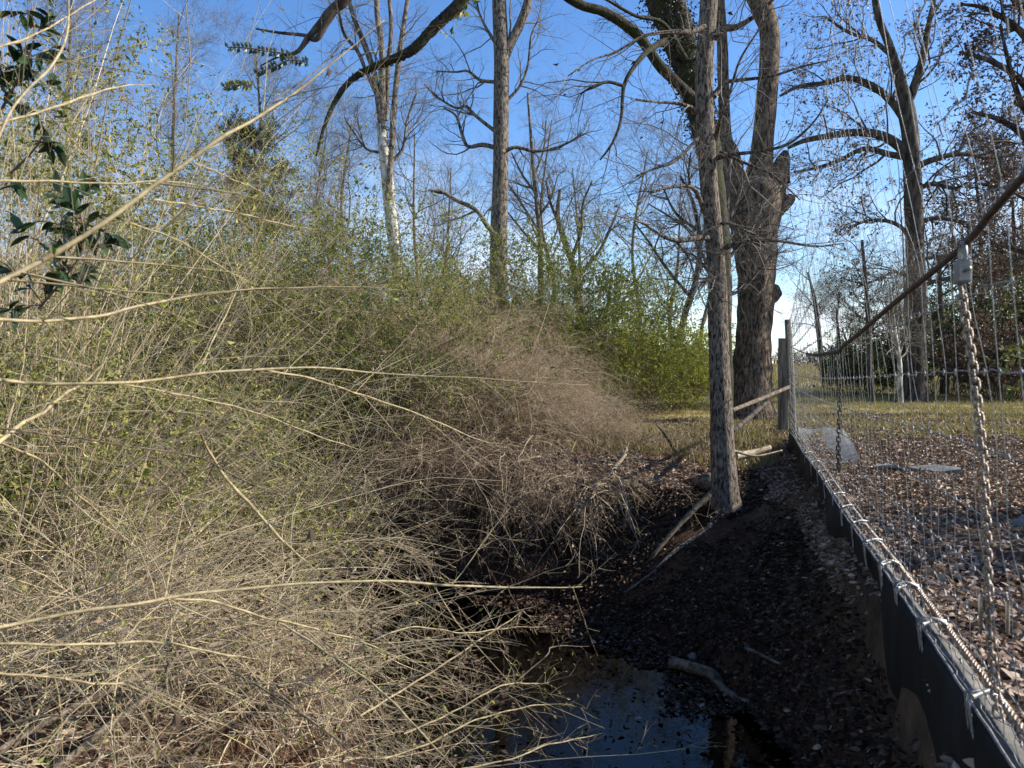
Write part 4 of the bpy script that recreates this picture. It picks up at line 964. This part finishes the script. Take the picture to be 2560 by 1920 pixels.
    for lab, cx, cy, sx, sy, D, n in [('glossy dark green broad leaves clustered behind the diagonal cane', 190, 660, 105, 125, 2.4, 150), ('dark glossy leaves in the upper corner at the picture edge', 70, 150, 75, 140, 2.6, 150), ('small group of glossy leaves above the broad leaf cluster', 90, 370, 70, 70, 2.4, 30)]:
        c = P(cx, cy, D); root = thing('glossy_branch', lab, 'branch', c, 'evergreen leaf branches')
        k = max(4, n // 7); b = MB()
        ax = np.stack([P(cx - sx * .9, cy + sy * .9, D + .1), P(cx - sx * .2, cy + sy * .2, D), P(cx + sx * .2, cy - sy * .4, D - .05), P(cx + sx * .1, cy - sy * 1.1, D)])
        ax = smooth(ax, 16); ar = np.linspace(.005, .002, 16); b.tubes(ax, ar[None], 6)
        p, d, r, u = spawn(ax[None], ar[None], k, .05, 1, (.5, 1.4), rg)
        p = grow(p, d, rg.uniform(.5, 1.3, k) * sx * 1.1 / F * D, 7, .2, -.03, rg); b.tubes(p, taper(np.full(k, .0025), 7, .4), 4); b.build('twigs', M['t_bro'], root)
        b = MB(); leafset(b, p, n // k + 1, .062, .023, rg, .7, .3, .15, broad=True); b.build('foliage', M['deep'], root, False)
    for lab, path, D in [('long upper spray of small dark leaves against the blue sky', [(720, 135, 4), (668, 128, 4), (620, 120, 4), (568, 118, 3)], 3.6), ('second spray of leaves hanging just below the upper one', [(770, 155, 4), (725, 150, 4), (690, 165, 4), (640, 183, 3)], 3.6), ('pale little leaf spray below the two dark sprays', [(630, 215, 3), (600, 212, 3), (560, 218, 3)], 3.8)]:
        p, r = px_limb(path, D, 16, .001); root = thing('leaf_spray', lab, 'leaf spray', p[0], 'evergreen leaf sprays')
        b = MB(); b.tubes(p, r, 5); b.build('stem', M['t_bro'], root)
        n = 26; i = np.linspace(0, 15, n).astype(int); side = np.where(np.arange(n) % 2, 1, -1)
        t = norm(np.gradient(p, axis=0))[i]; dd = t * .5 + np.stack([0 * side, rg.normal(size=n) * .3, side * 1.0], 1)
        b = MB(); b.leaves(p[i], dd, .032, .019, up=np.tile([0., 1, .2], (n, 1)), rng=rg); b.build('foliage', M['olive'] if 'pale' in lab else M['deep'], root, False)
    # single dead leaves caught on the canes
    for lab, x, y, D, s in [('curled orange-brown dead leaf hanging against the blue sky', 730, 483, 2.3, .035), ('dead leaf hanging above the creek bank', 775, 1340, 2.4, .055), ('folded dead leaf caught low in the brush', 438, 1802, 2.2, .06), ('pale dead leaf on the diagonal cane', 652, 310, 2.0, .025), ('dry leaf near the tip of the diagonal cane', 820, 182, 2.0, .03)]:
        b = MB(); c = P(x, y, D); b.leaves(np.array([c + [0, 0, s / 2], c + [0, .004, s / 2]]), np.array([[.15, 0, -1.], [-.3, .2, -1]]), s, s * .55, up=np.array([[.3, 1., 0], [1, .4, 0]]))
        tag(b.build('dead_leaf', M['brown'], None, False), lab, 'leaf', 'dead leaves caught on canes')

# ------------------------------------------------------------------ ground cover and small things
def cover():
    rg = np.random.default_rng(21)
    def scatter(n, x0, x1, y0, y1, keep):
        x = rg.uniform(x0, x1, n); y = rg.uniform(y0, y1, n); k = keep(x, y); return x[k], y[k]
    sf = lambda x, y: (x - FA[0]) * NL[0] + (y - FA[1]) * NL[1]
    patchy = lambda x, y: (fnoise(x * 1.1, y * 1.1) + 1.0 > rg.random(len(x)) * 1.1)
    dry, wet_shade = MB(), MB()
    for (n, x0, x1, y0, y1, L) in ((170000, -.5, 8, 1.6, 12, .048), (36000, .3, 2.6, 2.0, 8, .045), (50000, -3, 3, 7.4, 13, .05), (20000, -5, .3, 2, 7, .045), (50000, 3, 14, 9, 18, .065), (-14000, .02, .55, -.3, 4.5, .045)):
        if n > 0: x, y = scatter(n, x0, x1, y0, y1, patchy)
        else:                                   # the steep strip right under the belt
            q, t_ = rg.uniform(x0, x1, -n), rg.uniform(y0, y1, -n); x = FA[0] + FB[0] * t_ + NL[0] * q; y = FA[1] + FB[1] * t_ + NL[1] * q
        dc, sd = creek_dist(x, y); k = (dc > .02) | ((rg.random(len(x)) < .5) & (dc > -.45 + .4 * fnoise(x * 2, y * 2)) & (x > -.4) & (y > 4.6)) | (rg.random(len(x)) < .02); x, y, dc, sd = x[k], y[k], dc[k], sd[k]
        gz = ground(x, y); z = np.maximum(gz, .055) + rg.uniform(.003, .022, len(x))
        d = rg.normal(size=(len(x), 3)) * [1, 1, .25]; up = rg.normal(size=(len(x), 3)) * .35 + [0, 0, 1]; LL = L * rg.uniform(.5, 1.3, len(x))
        w = (gz < CZ - 1.24) & (x > -1) & (y < 9.5) & (rg.random(len(x)) < .96)  # leaves low on the bank get the colour with shade painted in
        near = y < 5.2; p = np.stack([x, y, z], 1)
        for mb, m in ((dry, ~w), (wet_shade, w)):
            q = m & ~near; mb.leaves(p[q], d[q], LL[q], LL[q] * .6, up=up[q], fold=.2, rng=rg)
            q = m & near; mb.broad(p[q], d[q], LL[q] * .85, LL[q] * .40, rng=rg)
    kind(dry.build('leaf_litter', M['litter'], None, False), 'stuff'); kind(wet_shade.build('wet_shade_toned_litter', M['wet_shade'], None, False), 'stuff')
    def blades(name, mat, n, x0, x1, y0, y1, h, w, keep, lay=.5):
        x, y = scatter(n, x0, x1, y0, y1, keep); n = len(x); z = ground(x, y)
        d = np.stack([rg.normal(size=n) * lay, rg.normal(size=n) * lay, np.ones(n)], 1)
        hh = h * rg.uniform(.5, 1.3, n)
        bb = MB(); bb.leaves(np.stack([x, y, z], 1), d, hh, w, fold=.1, rng=rg); kind(bb.build(name, mat, None, False), 'stuff')
    tuft = lambda x, y: (fnoise(x * .8 + 3, y * .8) > -.35 + .6 * (rg.random(len(x)) - .5))
    gr = lambda x, y: (y > 11.2 + .8 * fnoise(x, y, .5)) & tuft(x, y)
    blades('grass', M['green'], 45000, 1.0, 26, 11, 34, .09, .014, gr, .9)
    blades('dry_grass', M['straw'], 110000, 1.0, 26, 11, 40, .12, .016, gr, .9)
    blades('field_straw', M['straw'], 60000, 3, 60, 36, 130, .5, .06, lambda x, y: tuft(x * .3, y * .3), .4)
    blades('bank_grass', M['straw'], 9000, -.5, 4.4, 9.4, 13.5, .22, .006, lambda x, y: (sf(x, y) > .2) & tuft(x * 2, y * 2), .45)
    # far tree line beyond the field, and the mass of bare wood behind the trees
    b = MB()
    def wood(n, x0, x1, y0, y1, h0, h1, tw):
        x = rg.uniform(x0, x1, n); y = rg.uniform(y0, y1, n); z = ground(x, y)
        H = rg.uniform(h0, h1, n)
        p = grow(np.stack([x, y, z], 1), np.stack([rg.normal(size=n) * .06, rg.normal(size=n) * .06, np.ones(n)], 1), H, 8, .06, .05, rg); r = taper(H * .006, 8, .15)
        b.tubes(p, r, 5)
        crown(b, p, r, [dict(n=13, lo=.25, ang=(.5, 1.3), len=(.15 * H.mean(), .38 * H.mean()), K=7, w=.2, trop=.03, rl=.009), dict(n=7, lo=.15, ang=(.35, 1.0), len=(.08 * H.mean(), .2 * H.mean()), K=5, w=.25, trop=.01, rl=.006), dict(n=tw, lo=.2, ang=(.35, 1.0), len=(.03 * H.mean(), .09 * H.mean()), K=4, w=.25, rl=.006)], rg, .0022)
    wood(34, -42, 8.5, 38, 58, 8, 13, 6)
    wood(14, -26, -6, 24, 34, 6, 9, 7)
    wood(34, 21, 48, 34, 44, 9, 15, 6)
    kind(b.build('far_woods', M['t_grey'], None), 'stuff')
    b = MB(); n = 700
    x = rg.uniform(20, 95, n); y = rg.uniform(150, 158, n); z = ground(x, y)
    p = grow(np.stack([x, y, z], 1), np.stack([rg.normal(size=n) * .2, 0 * x, np.ones(n)], 1), rg.uniform(1.5, 4, n), 5, .1, .0, rg); b.tubes(p, taper(np.full(n, .12), 5, .3), 4)
    pts, _ = crown(b, p, taper(np.full(n, .1), 5, .3), [dict(n=8, lo=.2, ang=(.4, 1.1), len=(.6, 1.6), K=4, w=.2)], rg, .03)
    kind(b.build('distant_treeline', M['t_grey'], None), 'stuff')

    # fallen wood
    def stick(label, path, D, w, mat='log', name='stick', cat='stick', sides=8):
        p, r = px_limb([(x, y, w * k) for (x, y), k in zip(path, np.linspace(1, .5, len(path)))], D, 24)
        root = thing(name, label, cat, p[0], 'fallen wood by the creek')
        bb = MB(); bb.tubes(p, r, sides, .08, 3); bb.build('shaft', M[mat], root)
        return root, p, r
    stick('long thin pole leaning down the shaded bank into the leaves', [(1620, 1495), (1690, 1560), (1760, 1650), (1810, 1706)], [6.4, 6.2, 5.6, 5.2], 10, 'log')
    stick('thin straight stick lying across the shaded slope', [(1862, 1618), (1960, 1666), (2080, 1735), (2190, 1790)], [4.75, 4.55, 4.2, 3.9], 9, 'log')
    root, p, r = stick('crooked driftwood branch with a raised arm at the water edge', [(1680, 1655), (1780, 1685), (1800, 1715), (1845, 1750), (1890, 1762), (1920, 1790)], [5.3, 5.0, 4.95, 4.8, 4.7, 4.6], 30, 'log', 'driftwood', 'driftwood')
    q, s = px_limb([(1905, 1800, 26), (1960, 1800, 30), (2010, 1770, 26), (2045, 1738, 14)], [4.6, 4.5, 4.45, 4.4], 20); bb = MB(); bb.tubes(q, s, 9, .1, 3); bb.build('side_branch', M['log'], root)
    stick('pale broken branch lying in the sun behind the slim trunk', [(1838, 1140), (1880, 1133), (1925, 1118)], [8.6, 8.7, 8.8], 24, 'cut', 'broken_branch', 'branch')
    stick('thin bleached stick across the end of the pale branch', [(1836, 1128), (1890, 1140), (1955, 1126)], [8.5, 8.5, 8.6], 7, 'cut')
    stick('bleached stick end poking out of the dead vines', [(1630, 1305), (1650, 1297), (1672, 1292)], [7.6, 7.6, 7.7], 16, 'cut')
    stick('straight grey stick slanting through the dead vines', [(1570, 1200), (1610, 1185), (1640, 1168)], [8.6, 8.7, 8.8], 10, 'cut')
    stick('dark slanting stub standing on the bank edge', [(1690, 1130), (1665, 1090), (1640, 1060)], [9.6, 9.6, 9.7], 10, 'dark')
    stick('long root-like pole running down from the slim trunk into the vines', [(1780, 1230), (1700, 1310), (1640, 1380), (1625, 1400)], [7.0, 6.9, 6.8, 6.8], 15, 'log')
    stick('thick pale pole lying in the dead vines', [(1430, 1290), (1500, 1210), (1560, 1140), (1565, 1120)], [8.1, 8.3, 8.6, 8.7], 15, 'cut')
    stick('slanting dead pole on the dark bank', [(1180, 1210), (1260, 1165), (1350, 1140)], [8.5, 8.6, 8.8], 12, 'cut')
    # dead poles standing in the bramble
    # rocks and logs
    def rock(name, label, cat, c, r, mat):
        n = 14; a, e = np.meshgrid(np.linspace(0, 2 * np.pi, 2 * n, endpoint=False), np.linspace(-np.pi / 2, np.pi / 2, n))
        d = np.stack([np.cos(e) * np.cos(a), np.cos(e) * np.sin(a), np.sin(e)], -1)
        k = 1 + .10 * np.sin(d[..., 0] * 4 + 1) + .09 * np.sin(d[..., 1] * 5 + d[..., 2] * 3) + .05 * np.sin(d[..., 2] * 9 + d[..., 0] * 7)
        v = np.array(c) + d * k[..., None] * np.array(r); idx = np.arange(2 * n * n).reshape(n, 2 * n); rr = np.roll(idx, -1, 1)
        bb = MB(); bb.add(v, np.stack([idx[:-1], rr[:-1], rr[1:], idx[1:]], -1).reshape(-1, 4))
        tag(bb.build(name, mat), label, cat)
    rock('log_end', 'pale rounded log end lying at the foot of the slim trunk', 'log', P(1770, 1205, 7.9), (.15, .2, .09), M['log'])
    rock('rock', 'smooth sandy rock at the picture edge behind the fence', 'rock', P(2590, 1330, 4.9), (.2, .2, .11), M['stone'])
    rock('pebble', 'small round stone in the shaded leaves by the driftwood', 'stone', P(1732, 1642, 5.45), (.04, .035, .03), M['stone'])

# ------------------------------------------------------------------ light, sky, camera
def sky():
    w = bpy.data.worlds.new('World'); SC.world = w; w.use_nodes = True
    t = w.node_tree; t.nodes.clear()
    s = t.nodes.new('ShaderNodeTexSky'); s.sky_type = 'NISHITA'; s.sun_disc = False
    s.sun_elevation = SUN_EL; s.sun_rotation = SUN_AZ
    s.air_density = 1.0; s.dust_density = .3; s.ozone_density = 1.6
    tc = t.nodes.new('ShaderNodeTexCoord'); sep = t.nodes.new('ShaderNodeSeparateXYZ'); t.links.new(tc.outputs['Generated'], sep.inputs[0])
    mp = t.nodes.new('ShaderNodeMapping'); mp.inputs['Scale'].default_value = (1, 1, 3.2); t.links.new(tc.outputs['Generated'], mp.inputs[0])
    n = t.nodes.new('ShaderNodeTexNoise'); n.inputs['Scale'].default_value = 3.2; n.inputs['Detail'].default_value = 8; n.inputs['Roughness'].default_value = .6; t.links.new(mp.outputs[0], n.inputs['Vector'])
    cl = ramp(t, n.outputs[0], [(.46, (0, 0, 0)), (.66, (1, 1, 1))])
    lo = t.nodes.new('ShaderNodeMapRange'); lo.inputs[1].default_value = .30; lo.inputs[2].default_value = .02; t.links.new(sep.outputs[2], lo.inputs[0])
    mu = t.nodes.new('ShaderNodeMath'); mu.operation = 'MULTIPLY'; t.links.new(cl, mu.inputs[0]); t.links.new(lo.outputs[0], mu.inputs[1])
    c = mixc(t, s.outputs[0], (6.0, 6.4, 7.0), mu.outputs[0])
    bg = t.nodes.new('ShaderNodeBackground'); bg.inputs[1].default_value = .12
    hs = t.nodes.new('ShaderNodeHueSaturation'); hs.inputs['Saturation'].default_value = 1.28; hs.inputs['Hue'].default_value = .509; hs.inputs['Value'].default_value = 1.08; t.links.new(c, hs.inputs['Color']); t.links.new(hs.outputs[0], bg.inputs[0])
    o = t.nodes.new('ShaderNodeOutputWorld'); t.links.new(bg.outputs[0], o.inputs[0])
    l = bpy.data.lights.new('sun', 'SUN'); l.energy = 5.0; l.angle = math.radians(.5); l.color = (1, .93, .82)
    lo_ = bpy.data.objects.new('sun', l); COL.objects.link(lo_)
    from mathutils import Vector
    d = Vector((math.sin(SUN_AZ) * math.cos(SUN_EL), math.cos(SUN_AZ) * math.cos(SUN_EL), math.sin(SUN_EL)))
    lo_.rotation_euler = d.to_track_quat('Z', 'Y').to_euler(); lo_.location = (20, 0, 20)

def camera():
    c = bpy.data.cameras.new('camera'); o = bpy.data.objects.new('camera', c); COL.objects.link(o)
    c.sensor_width = 36; c.lens = F / 2560 * 36; c.clip_start = .05; c.clip_end = 5000
    c.dof.use_dof = True; c.dof.focus_distance = 7.5; c.dof.aperture_fstop = 6.5
    o.location = (0, 0, CZ); o.rotation_euler = (math.pi / 2 - PITCH, 0, 0)
    SC.camera = o

sky(); camera(); terrain(); water()
pc, zz = fence(); fence_hardware(pc, zz); posts(); sheets()
trees(); shrubs(); canes(); cover()
SC.view_settings.view_transform = 'Standard'; SC.view_settings.look = 'None'
SC.view_settings.exposure = 0.88; SC.view_settings.gamma = 1.0
SC.cycles.max_bounces = 6; SC.cycles.diffuse_bounces = 3; SC.cycles.transparent_max_bounces = 8
